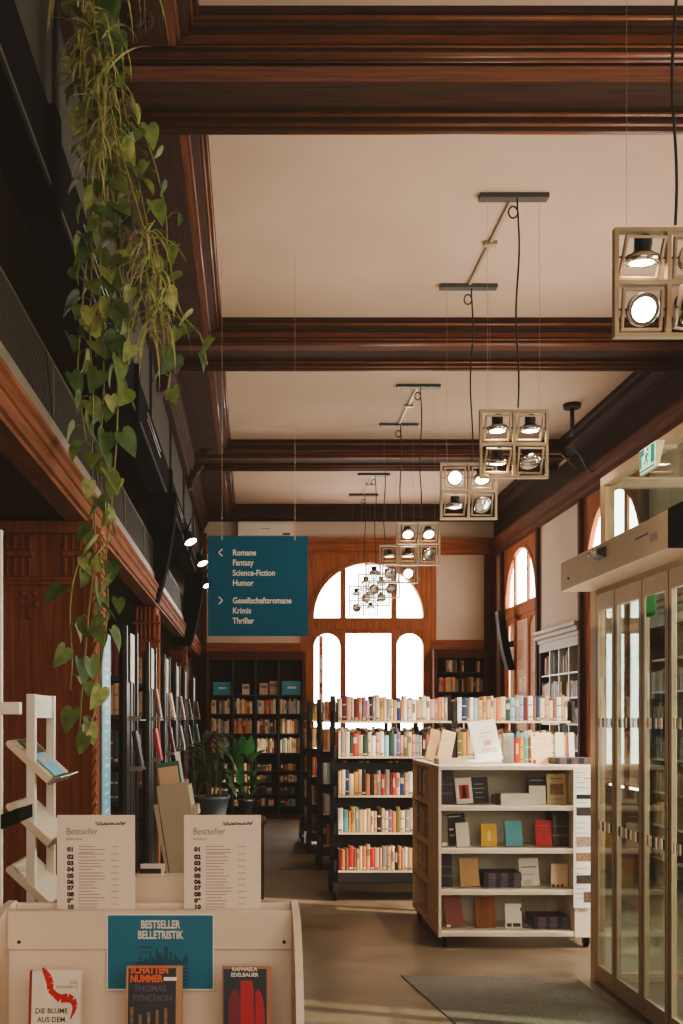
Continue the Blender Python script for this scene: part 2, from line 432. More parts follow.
# ---- arched windows
def arch_window(name, label, M, W, zs, ztop_wood, mull, sill, zt0, zt1, D0=-.06, D1=.06):
    """window in local x/z plane, centre x=0; arch radius r=W ; zs springing; mull mullion centre offset; transom zt0..zt1"""
    root = sroot(name, label, 'window')
    r = W; OW = W + .13
    N = 24
    mb = MB()
    # spandrel around the arch
    arc = [(r * math.cos(PI * k / N), zs + r * math.sin(PI * k / N)) for k in range(N + 1)]
    out = []
    for k in range(N + 1):
        a = PI * k / N; c, s_ = math.cos(a), math.sin(a)
        hh = ztop_wood - zs
        t = min(OW / abs(c) if abs(c) > 1e-6 else 1e9, hh / s_ if s_ > 1e-6 else 1e9)
        out.append((t * c, zs + t * s_))
    for k in range(N):
        q = [arc[k], arc[k + 1], out[k + 1], out[k]]
        # keep the corner square
        ca, cb = out[k], out[k + 1]
        if abs(abs(ca[0]) - OW) < 1e-6 and abs(cb[1] - ztop_wood) < 1e-6 and abs(ca[1] - ztop_wood) > 1e-6: q = [arc[k], arc[k + 1], cb, (OW, ztop_wood), ca]
        if abs(ca[1] - ztop_wood) < 1e-6 and abs(abs(cb[0]) - OW) < 1e-6 and abs(cb[1] - ztop_wood) > 1e-6: q = [arc[k], arc[k + 1], cb, (-OW, ztop_wood), ca]
        mb.prism(q, 'y', D0, D1, 0, False, M)
    for sx in (-1, 1):
        a, c_ = sorted((sx * r, sx * OW)); mb.box(a, c_, D0, D1, sill, zs, 0, M)
    mb.box(-OW, OW, D0, D1, 0.0, sill, 0, M)
    mb.build('window_frame', WR, root)
    # raised arch moulding
    mb = MB()
    for k in range(N):
        a0, a1 = PI * k / N, PI * (k + 1) / N
        q = [((r) * math.cos(a0), zs + (r) * math.sin(a0)), ((r) * math.cos(a1), zs + (r) * math.sin(a1)),
             ((r + .06) * math.cos(a1), zs + (r + .06) * math.sin(a1)), ((r + .06) * math.cos(a0), zs + (r + .06) * math.sin(a0))]
        mb.prism(q, 'y', D0 - min(.03, abs(D0) * .5), D0, 0, False, M)
    mb.build('arch_moulding', WR, root)
    mb = MB(); mb.box(-r, r, D0 + .01, D1, zt0, zt1, 0, M); mb.box(-r, r, D0 - .01, D0 + .01, zt0 + .06, zt1 - .06, 0, M); mb.build('transom', WR, root)
    for sx in (-1, 1):
        mb = MB(); x0 = sx * mull - .042; zt = zs + math.sqrt(max(0, r * r - mull * mull))
        mb.box(x0, x0 + .084, D0 + .008, D1 - .008, sill, zt + .01, 0, M); mb.build('mullion', WR, root)
        # arched heads of the side lights
        xa, xb = sorted((sx * (mull + .042), sx * r)); rc = (xb - xa) / 2; xc = (xa + xb) / 2; zc = zt0 - rc
        mb = MB()
        n = 12
        for k in range(n):
            a0, a1 = PI * k / n, PI * (k + 1) / n
            q = [(xc + rc * math.cos(a0), zc + rc * math.sin(a0)), (xc + rc * math.cos(a1), zc + rc * math.sin(a1)), (xc + rc * math.cos(a1), zt0), (xc + rc * math.cos(a0), zt0)]
            mb.prism(q, 'y', D0 + .012, D1 - .012, 0, False, M)
        mb.build('arched_head', WR, root)
    mb = MB()
    mb.prism([(r * .999 * math.cos(PI * k / N), zs + r * .999 * math.sin(PI * k / N)) for k in range(N + 1)], 'y', .005, .011, 0, False, M)
    mb.box(-r, r, .005, .011, sill, zt0, 0, M)
    mb.build('pane', GLW, root)
    return root
WCX = 1.915
arch_window('window_1', 'large arched wooden window in the end wall', Matrix.Translation((WCX, YB + .02, 0)), .89, 3.23, 4.26, .415, .85, 2.98, 3.23)
mb = MB().box(WCX - .80, WCX - .735, YB + .1, YB + .13, .85, 2.95).build('outer_sash', WR, bpy.data.objects['window_1'])
MR = lambda yc: Matrix.Translation((XR + .022, yc, 0)) @ Matrix.Rotation(-PI / 2, 4, 'Z')
for i, yc in enumerate((14.67, 10.93, 7.2, 3.8)):  # last one added out of view so sunlight streaks the floor
    arch_window('window_%d' % (i + 2), ['arched wooden window nearest the end wall', 'arched wooden window beyond the glass vestibule', 'arched wooden window behind the glass doors', 'unseen arched window added beside the entrance to let sun in'][i], MR(yc), .80, 3.29, 4.21, .36, .85, 3.05, 3.29, -.022, .022)

BLIND = bpy.data.materials.new('cream roller blind'); BLIND.use_nodes = True
nt = BLIND.node_tree; nt.nodes.clear()
o_ = nt.nodes.new('ShaderNodeOutputMaterial'); d_ = nt.nodes.new('ShaderNodeBsdfDiffuse'); t_ = nt.nodes.new('ShaderNodeBsdfTranslucent'); a_ = nt.nodes.new('ShaderNodeAddShader')
w_ = nt.nodes.new('ShaderNodeTexNoise'); w_.inputs['Scale'].default_value = 7; rr_ = nt.nodes.new('ShaderNodeValToRGB')
rr_.color_ramp.elements[0].color = (.10, .072, .058, 1); rr_.color_ramp.elements[1].color = (.19, .145, .12, 1)
nt.links.new(w_.outputs['Fac'], rr_.inputs[0]); nt.links.new(rr_.outputs[0], t_.inputs[0]); d_.inputs[0].default_value = (.5, .42, .36, 1)
nt.links.new(d_.outputs[0], a_.inputs[0]); nt.links.new(t_.outputs[0], a_.inputs[1]); nt.links.new(a_.outputs[0], o_.inputs[0])
for wn, yc in (('window_2', 14.67), ('window_3', 10.93)):
    MB().box(-.79, .79, .034, .037, .87, 3.06, 0, MR(yc)).build('roller_blind', BLIND, bpy.data.objects[wn])
# end wall masonry and panelling
mb = MB()
mb.box(-3.6, WCX - 1.02, YB, YB + .12, 0, HP); mb.box(WCX + 1.02, XR + .1, YB, YB + .12, 0, HP); mb.box(WCX - 1.02, WCX + 1.02, YB, YB + .12, 4.26, HP)
struct(mb.build('wall_back', PLASTER))
def frame_box(name, x0, x1, y0, y1, z0, z1, m, label):
    global tn
    o = MB().box(x0, x1, y0, y1, z0, z1).build(name, m, None, 0.006); struct(o, label, 'trim'); tn += 1
    return o
CP = [(YB, 4.26), (YB - .03, 4.26), (YB - .03, 4.30), (YB - .05, 4.32), (YB - .05, 4.42), (YB - .09, 4.45), (YB - .10, 4.52), (YB, 4.52)]
struct(MB().prism(CP, 'x', -.72, XR).build('trim_%d' % tn, WRX), 'wooden cornice across the end wall', 'trim'); tn += 1
frame_box('trim_%d' % tn, 3.80, XR, YB - .12, YB, 0, 4.26, WZ, 'corner post of the end wall')
frame_box('trim_%d' % tn, WCX + 1.02, WCX + 1.10, YB - .04, YB, 0, 4.26, WR, 'upright beside the end window')
frame_box('trim_%d' % tn, WCX - 1.10, WCX - 1.02, YB - .04, YB, 0, 4.26, WR, 'upright beside the end window')
frame_box('trim_%d' % tn, WCX + 1.02, 3.80, YB - .06, YB, 2.70, 2.87, WRX, 'rail under the cream wall field')
frame_box('trim_%d' % tn, -.80, WCX - 1.10, YB - .06, YB, 2.66, 2.82, WRX, 'rail under the cream wall field')
frame_box('trim_%d' % tn, -.95, -.72, YB - .1, YB, 0, 4.6, WZ, 'corner post beside the gallery')

# window wall masonry
mb = MB()
segs = [(-2.6, 2.87), (4.73, 6.27), (8.13, 10.0), (11.86, 13.74), (15.6, YB + .1)]
mb.box(XR, XR + .04, -2.6, 2.87, 0, HP); mb.box(XR, XR + .04, 4.73, 6.27, 0, HP); mb.box(XR, XR + .1, 15.6, YB + .1, 0, HP)
for a, c_ in segs[2:4]:
    mb.box(XR, XR + .04, a, c_, 2.63, HP); mb.box(XR + .25, XR + .3, a, c_, 0, 2.7); mb.box(XR, XR + .3, a, a + .06, 0, 2.63); mb.box(XR, XR + .3, c_ - .06, c_, 0, 2.63); mb.box(XR, XR + .3, a, c_, 2.63, 2.7)
for a, c_ in ((2.87, 4.73), (6.27, 8.13), (10.0, 11.86), (13.74, 15.6)): mb.box(XR, XR + .04, a, c_, 4.21, HP)
struct(mb.build('wall_right', PLASTER))
cr = [(XR, 4.20), (XR - .03, 4.20), (XR - .03, 4.24), (XR - .06, 4.26), (XR - .06, 4.33), (XR - .10, 4.36), (XR - .12, 4.42), (XR - .12, 4.45), (XR, 4.45)]
struct(MB().prism(cr, 'y', -2.5, YB - .1).build('trim_%d' % tn, WMID), 'wooden cornice above the long window wall', 'trim'); tn += 1
frame_box('trim_%d' % tn, XR - .02, XR, -2.5, YB - .1, 4.45, HB, WDARK, 'dark frieze above the cornice')
for a, c_ in ((8.13, 10.0), (11.86, 13.74), (15.6, YB - .12)):
    for yy in (a, c_ - .09):
        frame_box('trim_%d' % tn, XR - .05, XR, yy, yy + .09, 0, 4.2, WZ, 'wooden upright beside a window')

# ------------------------------------------------------------------ books
PAL = {
    'cream': ((216, 190, 154), 28), 'white': ((226, 214, 200), 8), 'tan': ((196, 154, 112), 18), 'orange': ((202, 120, 68), 7), 'brown': ((132, 86, 58), 6),
    'red': ((186, 52, 42), 7), 'dark red': ((104, 28, 28), 3), 'black': ((34, 30, 30), 4), 'dark green': ((44, 70, 52), 3), 'teal': ((92, 152, 146), 4),
    'pale blue': ((142, 176, 186), 4), 'navy': ((40, 54, 92), 2), 'mustard': ((194, 148, 64), 3), 'olive': ((112, 104, 58), 3), 'grey': ((142, 132, 120), 8), 'pink': ((210, 156, 134), 8), 'lilac': ((124, 96, 124), 1)}
PALK = list(PAL); PALW = [PAL[k][1] for k in PALK]
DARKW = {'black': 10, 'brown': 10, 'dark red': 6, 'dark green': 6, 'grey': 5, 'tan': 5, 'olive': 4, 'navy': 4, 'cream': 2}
def bmat(k): return mat('book ' + k, PAL[k][0], 0.55, 0, 0.14, 9)
for k in PALK: bmat(k)
BAND1 = mat('pale spine print', (196, 174, 146), .6, 0, .1, 9); BAND2 = mat('dim spine print', (132, 108, 86), .6, 0, .2, 9)
PALM = [bmat(k) for k in PALK]

def book_geo(mb, t, h, d, ci, pi, bi, M=None, band=0):
    """book standing with its spine at y=0 facing -y"""
    c = .0022 if t > .012 else t * .18
    mb.box(0, c, 0.004, d, 0, h, ci, M); mb.box(t - c, t, 0.004, d, 0, h, ci, M)
    n = 5
    sp = [(0, .004)] + [(t * (0.5 - 0.5 * math.cos(PI * k / n)), .004 - .004 * math.sin(PI * k / n)) for k in range(1, n)] + [(t, .004), (t, .007), (0, .007)]
    mb.prism(sp, 'z', 0, h, ci, False, M)
    mb.box(c, t - c, .006, d - .004, .003, h - .004, pi, M)
    if band:
        for (f0, f1) in {1: ((.55, .82),), 2: ((.12, .17), (.6, .66)), 3: ((.04, .12),), 4: ((.35, .78),)}[band]:
            w = t * .34 if band == 4 else t * .5
            mb.box(t / 2 - w * .8, t / 2 + w * .8, -.0006, .002, h * f0, h * f1, bi, M)

N_BOOK = [0]
def book(x, y, z, t, h, d, col, label, group, rotz=0.0, tilt=0.0, band=None):
    mb = MB(); bi = 2
    band = rnd.choice([0, 0, 1, 2, 2, 3, 3, 4]) if band is None else band
    book_geo(mb, t, h, d, 0, 1, bi, None, band)
    o = mb.build('book', [bmat(col), PAGES, BAND2 if col in ('cream', 'white', 'tan', 'pink', 'pale blue', 'mustard') else BAND1], None, 0, (x, y, z), (0, tilt, rotz))
    tag(o, label, 'book', group); N_BOOK[0] += 1
    return o
MASS = MB(); NPAL = len(PALK)
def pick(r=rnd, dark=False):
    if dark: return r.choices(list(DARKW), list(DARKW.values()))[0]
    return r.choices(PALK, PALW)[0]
def mass_row(x0, y0, z, length, hmax, d, rotz=0.0, dark=False, fill=1.0, tmin=.018, tmax=.045):
    """books of the rest along local +x from (x0,y0), spines to local -y"""
    R_ = Matrix.Translation((x0, y0, z + .001)) @ Matrix.Rotation(rotz, 4, 'Z')
    u = 0.0
    while u < length - tmax:
        t = rnd.uniform(tmin, tmax)
        if rnd.random() > fill:
            u += rnd.uniform(.05, .25); continue
        h = hmax * rnd.uniform(.78, 1.0)
        book_geo(MASS, t, h, d * rnd.uniform(.85, 1), PALK.index(pick(dark=dark)), NPAL, NPAL + 1 if rnd.random() < .5 else NPAL + 2, R_ @ Matrix.Translation((u, 0, 0)), rnd.choice([0, 0, 1, 4]))
        u += t + .0012

def row(x0, y0, z, length, hr, d, labelf, group, rotz=0.0, nmax=99, dark=False, tr=(.02, .042), start=1):
    """individual books; labelf(colour, size, ordinal)"""
    u = 0.0; i = start; c_, s_ = math.cos(rotz), math.sin(rotz); prev = None
    while u < length - tr[1] and i - start < nmax:
        t = rnd.uniform(*tr); h = rnd.uniform(*hr)
        col = pick(dark=dark)
        while col == prev: col = pick(dark=dark)
        prev = col
        book(x0 + u * c_, y0 + u * s_, z, t, h, d * rnd.uniform(.88, 1), col, labelf(col, 'slim' if t < .026 else 'thick' if t > .037 else '', i), group, rotz)
        u += t + .0015; i += 1
    return u, i

# ------------------------------------------------------------------ black book ranges in the middle
def caster(name, parent, x, y, r=.04, ztop=.11):
    c = MB()
    M = Matrix.Translation((x, y, r)) @ Matrix.Rotation(PI / 2, 4, 'Y')
    c.lathe([(r * .4, -.014), (r * .95, -.014), (r, -.008), (r, .008), (r * .95, .014), (r * .4, .014)], n=16, M=M)
    o = c.build(name, BLACKM, parent)
    f_ = MB(); f_.box(x - .022, x - .017, y - .018, y + .018, r - .01, ztop); f_.box(x + .017, x + .022, y - .018, y + .018, r - .01, ztop); f_.box(x - .024, x + .024, y - .024, y + .024, ztop - .008, ztop)
    f_.build('fork', DKGREY, o)
LZ = [.275, .606, .929, 1.269, 1.578]
def black_range(xs, yc, label, top=1.8, strips=True):
    t = thing('book_range', label, 'bookcase', (xs[0], yc, 0), 0, 'black book ranges on casters')
    ox = xs[0]
    for x in xs:
        x -= ox
        MB().box(x - .022, x + .022, -.03, .03, .12, top).build('upright', BLACK, t, 0.003)
        MB().box(x - .02, x + .02, -.28, .28, .10, .17).build('foot', BLACK, t, 0.004)
        caster('caster', t, x, -.24); caster('caster', t, x, .24)
        for z in LZ: MB().box(x - .012, x + .012, -.285, -.032, z - .02, z + (.17 if x > .5 else .08)).build('shelf_bracket', BLACK, t)
    for i in range(len(xs) - 1):
        x0, x1 = xs[i] - ox + .022, xs[i + 1] - ox - .022
        MB().box(x0, x1, -.004, .004, .175, 1.2).build('back_panel', BLACK, t); MB().box(x0, x1, -.29, -.27, .17, .25).build('base_rail', BLACK, t); MB().box(x0, x1, -.02, .02, .12, .17).build('stretcher', BLACK, t)  # black panel added to darken the gaps between shelf rows
        for z in LZ:
            for sgn in (-1, 1):
                a, c_ = sorted((sgn * .03, sgn * .285))
                o = MB().box(x0, x1, a, c_, z - .022, z - .002).build('shelf', BLACK, t)
                if strips and sgn < 0:
                    mb = MB(); mb.box(x0 + .004, x1 - .004, -.2875, -.285, z - .021, z - .003)
                    n = int((x1 - x0) / .034)
                    for k in range(1, n): mb.box(x0 + k * .034, x0 + k * .034 + .003, -.2882, -.2875, z - .021, z - .003, 1)
                    mb.build('label_strip', [mat('label strip paper', (222, 196, 160), .7, 0, .04, 9), INKG], o)
    return t
R1X = [.735, 1.775, 2.81]; R1Y = 9.0
black_range(R1X, R1Y, 'front black book range on casters, directly behind the white cart')
black_range([.73, 1.77, 2.81], 10.75, 'second black book range, just behind the front one', strips=True)
black_range([.69, 1.77, 2.81], 12.0, 'third black book range, counted from the white cart')
black_range([.66, 1.77, 2.81], 13.1, 'rear black book range, the one closest to the end window')
SH = ['lowest', 'second lowest', 'middle', 'second highest', 'top']
def nm(col, size): return (size + ' ' if size else '') + col
for li in range(5):
    for bay in range(2):
        x0 = R1X[bay] + .024; ln = .985
        lf = lambda c, s, i, li=li, bay=bay: '%s book, %s from the %s upright, %s shelf, front black range' % (nm(c, s), ordinal(i), ['end', 'middle'][bay], SH[li])
        if li >= 3: nmax = 99
        elif bay == 0: nmax = 24
        else: nmax = 0
        u = 0
        if nmax: u, i = row(x0, R1Y - .283, LZ[li], ln, (.175, .225), .15, lf, 'books on the front black range', 0, nmax, tr=(.021, .044))
        if u < ln - .1: mass_row(x0 + u, R1Y - .283, LZ[li], ln - u, .22, .15)
        mass_row(R1X[bay + 1] - .024, R1Y + .283, LZ[li], ln, .21, .15, PI)
for (xa, yc) in ((.73, 10.75), (.69, 12.0), (.66, 13.1)):
    for li in range(5):
        for x0, x1 in ((xa + .024, 1.745), (1.797, 2.785)):
            mass_row(x0, yc - .283, LZ[li], x1 - x0, .22, .15)

# ------------------------------------------------------------------ left ranges under the gallery (black steel, ends facing the aisle)
def side_range(y0, y1, label, idx):
    t = thing('shelf_range', label, 'bookcase', (GX, y0, 0), 0, 'black shelf ranges under the gallery')
    D = y1 - y0
    for yy in (0.0, D - .05):
        MB().box(-.03, 0, yy, yy + .05, 0, 2.2).build('upright', BLACK, t, 0.003)
        MB().box(-1.75, -1.70, yy, yy + .05, 0, 2.2).build('upright', BLACK, t, 0.003)
    MB().box(-.03, -.02, .05, D - .05, .1, 2.15).build('end_panel', mat('dark slotted panel', (32, 29, 27), .5, .3, .1, 8), t)
    for yy in (.12, .34, .52): MB().box(-.02, -.013, yy, yy + .025, .1, 2.17).build('slot_rail', DKGREY, t)
    MB().box(-.012, -.006, .26, .46, 1.84, 2.17).build('end_card', PAPERW, t)
    MB().box(-1.70, -.05, D / 2 - .01, D / 2 + .01, .05, 2.15).build('back_panel', WR, t)
    for z in LSZ:
        MB().box(-1.70, -.05, 0.0, D, z - .03, z).build('shelf', BLACK, t)
    for z in (1.60, 1.27):
        o = MB().box(0, .075, .12, D - .2, z - .02, z - .008).build('display_tray', DKGREY, t)
        MB().box(.0, .078, .10, .12, z - .02, z + .012).build('tray_lip', PLATE, o)
    return t
LSZ = [.12, .45, .78, 1.06, 1.31, 1.62, 1.87]
LY = [(6.45, 7.1), (7.85, 8.5), (9.3, 9.92), (10.7, 11.32), (12.1, 12.72), (13.9, 14.5)]
RNK = ['closest to the carved pier', 'second beyond the carved pier', 'just past the fluted column', 'fourth beyond the carved pier', 'beside the second fluted column', 'nearest the end wall']
for i, (a, c_) in enumerate(LY):
    side_range(a, c_, 'black steel shelf range under the gallery, ' + RNK[i], i)
    for zi, z in enumerate(LSZ):
        nxt = (LSZ[zi + 1] if zi < 6 else 2.2) - z - .04
        hh = min(.22, nxt)
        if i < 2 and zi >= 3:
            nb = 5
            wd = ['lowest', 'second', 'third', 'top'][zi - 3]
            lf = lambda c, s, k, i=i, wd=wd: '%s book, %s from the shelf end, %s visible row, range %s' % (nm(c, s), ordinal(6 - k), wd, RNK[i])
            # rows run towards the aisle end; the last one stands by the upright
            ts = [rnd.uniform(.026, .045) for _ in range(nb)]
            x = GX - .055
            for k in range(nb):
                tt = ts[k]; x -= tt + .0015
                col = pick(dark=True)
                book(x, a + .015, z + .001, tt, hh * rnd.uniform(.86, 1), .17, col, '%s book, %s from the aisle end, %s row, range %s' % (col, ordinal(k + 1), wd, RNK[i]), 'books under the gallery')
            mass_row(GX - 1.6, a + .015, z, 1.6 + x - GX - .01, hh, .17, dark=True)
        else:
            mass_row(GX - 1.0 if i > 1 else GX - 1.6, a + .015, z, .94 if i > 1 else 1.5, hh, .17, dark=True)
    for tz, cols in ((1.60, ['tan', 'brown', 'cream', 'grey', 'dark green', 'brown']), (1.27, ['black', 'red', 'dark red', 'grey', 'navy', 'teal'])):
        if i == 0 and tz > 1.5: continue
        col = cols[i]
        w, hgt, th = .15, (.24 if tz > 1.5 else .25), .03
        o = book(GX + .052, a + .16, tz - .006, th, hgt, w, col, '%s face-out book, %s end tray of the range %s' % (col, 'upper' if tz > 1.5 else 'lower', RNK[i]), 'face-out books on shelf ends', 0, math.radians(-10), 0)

# ------------------------------------------------------------------ wall bookcases
def wall_case(name, label, M, W, H, levels, nb, depth, fr=WZ, shm=None, back=WDARK):
    """case in local x (0..W), opening to -y, back at y=depth"""
    t = thing(name, label, 'bookcase'); t.matrix_world = M
    MB().box(0, W, depth - .02, depth, 0, H).build('back_board', back, t)
    for x in (0, W - .06): MB().box(x, x + .06, 0, depth - .02, 0, H).build('side', fr, t, .004)
    MB().box(.06, W - .06, 0, depth - .02, H - .14, H).build('head_rail', fr, t, .004)
    MB().box(.06, W - .06, .02, depth - .02, 0, .07).build('plinth', fr, t)
    for k in range(1, nb):
        x = .06 + (W - .12) * k / nb; MB().box(x - .015, x + .015, .01, depth - .02, .07, H - .14).build('divider', shm or fr, t)
    for z in levels:
        for k in range(nb):
            xa, xb = .06 + (W - .12) * k / nb + .016, .06 + (W - .12) * (k + 1) / nb - .016
            MB().box(xa, xb, .015, depth - .02, z - .02, z).build('shelf', shm or fr, t)
    return t
FLV = [.2, .39, .58, .76, 1.047, 1.354, 1.667, 1.97]
fcx0, fcx1 = -.72, .87; FY = 15.9
wall_case('wall_bookcase', 'wide dark wooden bookcase on the end wall behind the potted plants', Matrix.Translation((fcx0, FY, 0)), fcx1 - fcx0, 2.66, FLV, 4, .38, WZ, BLACK)
bw = (fcx1 - fcx0 - .12) / 4
for k in range(4):
    xa = fcx0 + .06 + bw * k + .02
    for z in (1.047, 1.354, 1.667): mass_row(xa, FY + .03, z, bw - .035, .25, .18)
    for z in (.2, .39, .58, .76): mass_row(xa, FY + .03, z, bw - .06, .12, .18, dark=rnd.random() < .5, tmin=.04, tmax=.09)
# right bookcase of the end wall
wall_case('wall_bookcase', 'low wooden bookcase in the end wall corner under a cream field', Matrix.Translation((2.93, YB - .3, 0)), .86, 2.70, [.3, .65, 1.0, 1.35, 1.66, 2.02, 2.34], 2, .28, WZ, BLACK)
for k in range(2):
    for z in (1.35, 1.66, 2.02): mass_row(3.01 + k * .37, YB - .28, z, .35, .24, .15)
    mass_row(3.01 + k * .37, YB - .28, 2.34, .32, .2, .15, fill=.8)
# pier bookcases of the window wall (open to -x)
for lab, a, c_ in (('tall black bookcase between the arched windows, pale shelves and cornice', 11.95, 13.65), ('tall black bookcase seen through the glass doors', 8.22, 9.91)):
    M = Matrix.Translation((XR - .02, c_, 0)) @ Matrix.Rotation(-PI / 2, 4, 'Z')
    lv = [.25, .57, .89, 1.21, 1.53, 1.86, 2.17]
    t = wall_case('pier_bookcase', lab, M, c_ - a, 2.62, lv, 4, .26, BLACK, WHITE, BLACKM)
    cpf = [(0, 2.60), (-.02, 2.60), (-.02, 2.64), (-.05, 2.66), (-.05, 2.70), (-.08, 2.72), (-.08, 2.76), (.26, 2.76), (.26, 2.60)]
    MB().prism(cpf, 'x', -.03, c_ - a + .03).build('cornice', mat('painted cornice', (166, 142, 118), .6, 0, .05, 5), t)
    MB().box(0, c_ - a, -.004, 0, 2.48, 2.60).build('head_board', mat('painted cornice', (166, 142, 118)), t)
    w4 = (c_ - a - .12) / 4
    for k in range(4):
        for z in lv[:-1]: mass_row(XR, c_ - .08 - w4 * k, z, w4 - .04, .22, .17, -PI / 2, fill=.95)
        mass_row(XR, c_ - .2 - w4 * k, lv[-1], w4 - .2, .26, .17, -PI / 2, fill=.5)
MATS_MASS = PALM + [PAGES, BAND1, BAND2]
# signs and covers on the far bookcase
def simple_sign(name, label, cat, x0, x1, y, z0, z1, m, lines, th=.01, border=None):
    t = thing(name, label, cat, ((x0 + x1) / 2, y, z0))
    w = (x1 - x0) / 2; hh = z1 - z0
    MB().box(-w, w, 0, th, 0, hh).build('board', m, t)
    if lines:
        mb = MB()
        for (fx, fz, sz, s_) in lines: mb.text(s_, -w + fx * 2 * w, -.0008, fz * hh, sz, 0, 'CENTER', sz * .02)
        mb.build('lettering', LETTER, t)
    return t
for (p0, p1, q0, q1) in ((213, 231, 682, 694.4), (282, 301, 681, 694.4)):
    t = thing('shelf_sign', 'small teal sign %s on the far bookcase' % ('by the plants' if p0 < 250 else 'beside the end window, top shelf'), 'sign', (X(p0, FY), FY + .05, FLV[-1] + .001))
    w_, h_ = X(p1, FY) - X(p0, FY), Z(q0, FY) - FLV[-1]
    MB().box(0, w_, 0, .008, 0, h_).build('board', mat('bright teal', (44, 142, 156), .5, 0, .08, 6), t)
    MB().box(w_ * .3, w_ * .75, -.001, 0, h_ * .45, h_ * .6).build('lettering', LETTER, t)
for (p0, p1, q0, col, nm_) in ((242, 249.5, 684, 'cream', 'first'), (259.5, 268, 683, 'pink', 'second'), (269.5, 279, 681, 'tan', 'third')):
    book(X(p0, FY), FY + .06, FLV[-1] + .001, X(p1, FY) - X(p0, FY), Z(q0, FY) - FLV[-1], .03, col, '%s cover, %s face-out book between the teal signs on the far bookcase' % (col, nm_), 'face-out books on the far bookcase', 0, 0, 1)

# ------------------------------------------------------------------ white cart with leaflets and books
CT = thing('book_cart', 'white double-sided book cart on casters standing beside the glass doors', 'cart', (1.30, 6.93, 0))
CW = 1.12; CD = 1.12
zt = 1.268
SZ = [.117, .405, .692, .99]
MB().box(0, CW, 0, CD, zt - .03, zt).build('top_board', WHITEC, CT, .004)
MB().box(0, .02, .004, .42, .08, zt - .03).build('side_panel', BIRCH, CT)
MB().box(0.0, .018, 0, .004, .08, zt - .03).build('side_edge', WHITEC, CT)
MB().box(.945, CW, 0, .42, .08, zt - .03).build('side_panel', WHITEC, CT)
MB().box(.02, .945, .40, .42, .08, zt - .03).build('back_board', CARTIN, CT)
for z in SZ: MB().box(.02, .945, 0.003, .40, z - .033, z).build('shelf', WHITEC, CT, .002)
MB().box(.45, .47, .42, CD, .08, zt - .03).build('side_back_board', CARTIN, CT)
MB().box(0, .45, CD - .02, CD, .08, zt - .03).build('side_panel', BIRCH, CT)
for z in SZ: MB().box(0.003, .45, .42, CD - .02, z - .033, z).build('side_shelf', BIRCH, CT, .002)
for x in (.05, CW - .08):
    for y in (.06, CD - .06): caster('caster', CT, x, y, .035, .079)
cx, cy = 1.30, 6.93
for li, z in enumerate(SZ[1:]):
    lf = lambda c, s, i, li=li: '%s book, %s from the rear corner, %s side shelf, white cart' % (nm(c, s), ordinal(i), ['lower', 'middle', 'upper'][li])
    row(cx + .03, cy + 1.09, z + .001, .62, (.19, .232), .15, lf, 'books on the cart side', -PI / 2, 14, dark=False, tr=(.03, .05))
t = thing('cardboard_box', 'small brown cardboard box on the bottom side shelf of the white cart', 'box', (cx + .06, cy + .46, SZ[0] + .001))
MB().box(0, .22, 0, .3, 0, .13).build('carton', mat('cardboard', (168, 116, 70), .8, 0, .08, 6), t, .003)
MB().box(-.001, .22, .13, .17, .13, .131).build('tape', mat('packing tape', (190, 150, 104), .3, 0, .05, 6), t)

def cover_thing(name, label, cat, px0, px1, ptop, zb, Yf, th, m, lean=8, roll=0, group=None, pages=True, deco=None, hfix=None):
    """upright cover facing -y, given by its pixel extents at depth Yf"""
    x0, x1 = X(px0, Yf), X(px1, Yf); w = x1 - x0; h = hfix or (Z(ptop, Yf) - zb) / math.cos(math.radians(lean))
    t = thing(name, label, cat, ((x0 + x1) / 2, Yf, zb + .0015 + abs(math.sin(math.radians(roll))) * w / 2 + math.sin(math.radians(lean)) * th), 0, group, (math.radians(-lean), math.radians(roll), 0))
    if pages and th > .006:
        MB().box(-w / 2, w / 2, 0, .002, 0, h).build('front_cover', m, t)
        MB().box(-w / 2, w / 2, th - .002, th, 0, h).build('back_cover', m, t)
        MB().box(-w / 2, -w / 2 + .003, .002, th - .002, 0, h).build('spine', m, t)
        MB().box(-w / 2 + .003, w / 2 - .003, .002, th - .002, .002, h - .003).build('pages', PAGES, t)
    else:
        MB().box(-w / 2, w / 2, 0, th, 0, h).build('sheet', m, t)
    if deco:
        for dn, dm, rects in deco:
            mb = MB()
            for (a, c_, d0, d1) in rects: mb.box(-w / 2 + a * w, -w / 2 + c_ * w, -.0009, 0, d0 * h, d1 * h)
            mb.build(dn, dm, t)
    return t
MAGD = mat('dark magazine cover', (52, 44, 46), .4, 0, .15, 20)
MAGP = mat('magazine edge stripes', (116, 96, 106), .6, 0, .5, 60, .3, 0, 0, (1, 1, 8))
def upright_mags(px0, px1, ptop, zb, Yf, n, where, lean_roll=0):
    x0, x1 = X(px0, Yf), X(px1, Yf); t_ = (x1 - x0) / n; h = Z(ptop, Yf) - zb
    for k in range(n):
        mb = MB(); mb.box(0, t_ - .001, 0, .16, 0, h, 0); mb.box(.001, t_ - .002, -.0008, 0, h * .3, h * .36, 1); mb.box(.001, t_ - .002, -.0008, 0, h * .58, h * .62, 1)
        o = mb.build('magazine', [MAGD, MAGP], None, 0, (x0 + k * t_, Yf, zb + .001 + (.004 if lean_roll else 0)), (0, math.radians(lean_roll), 0))
        tag(o, 'dark magazine standing %s from the cart edge, %s' % (ordinal(k + 1), where), 'magazine', 'upright magazines on the white cart')
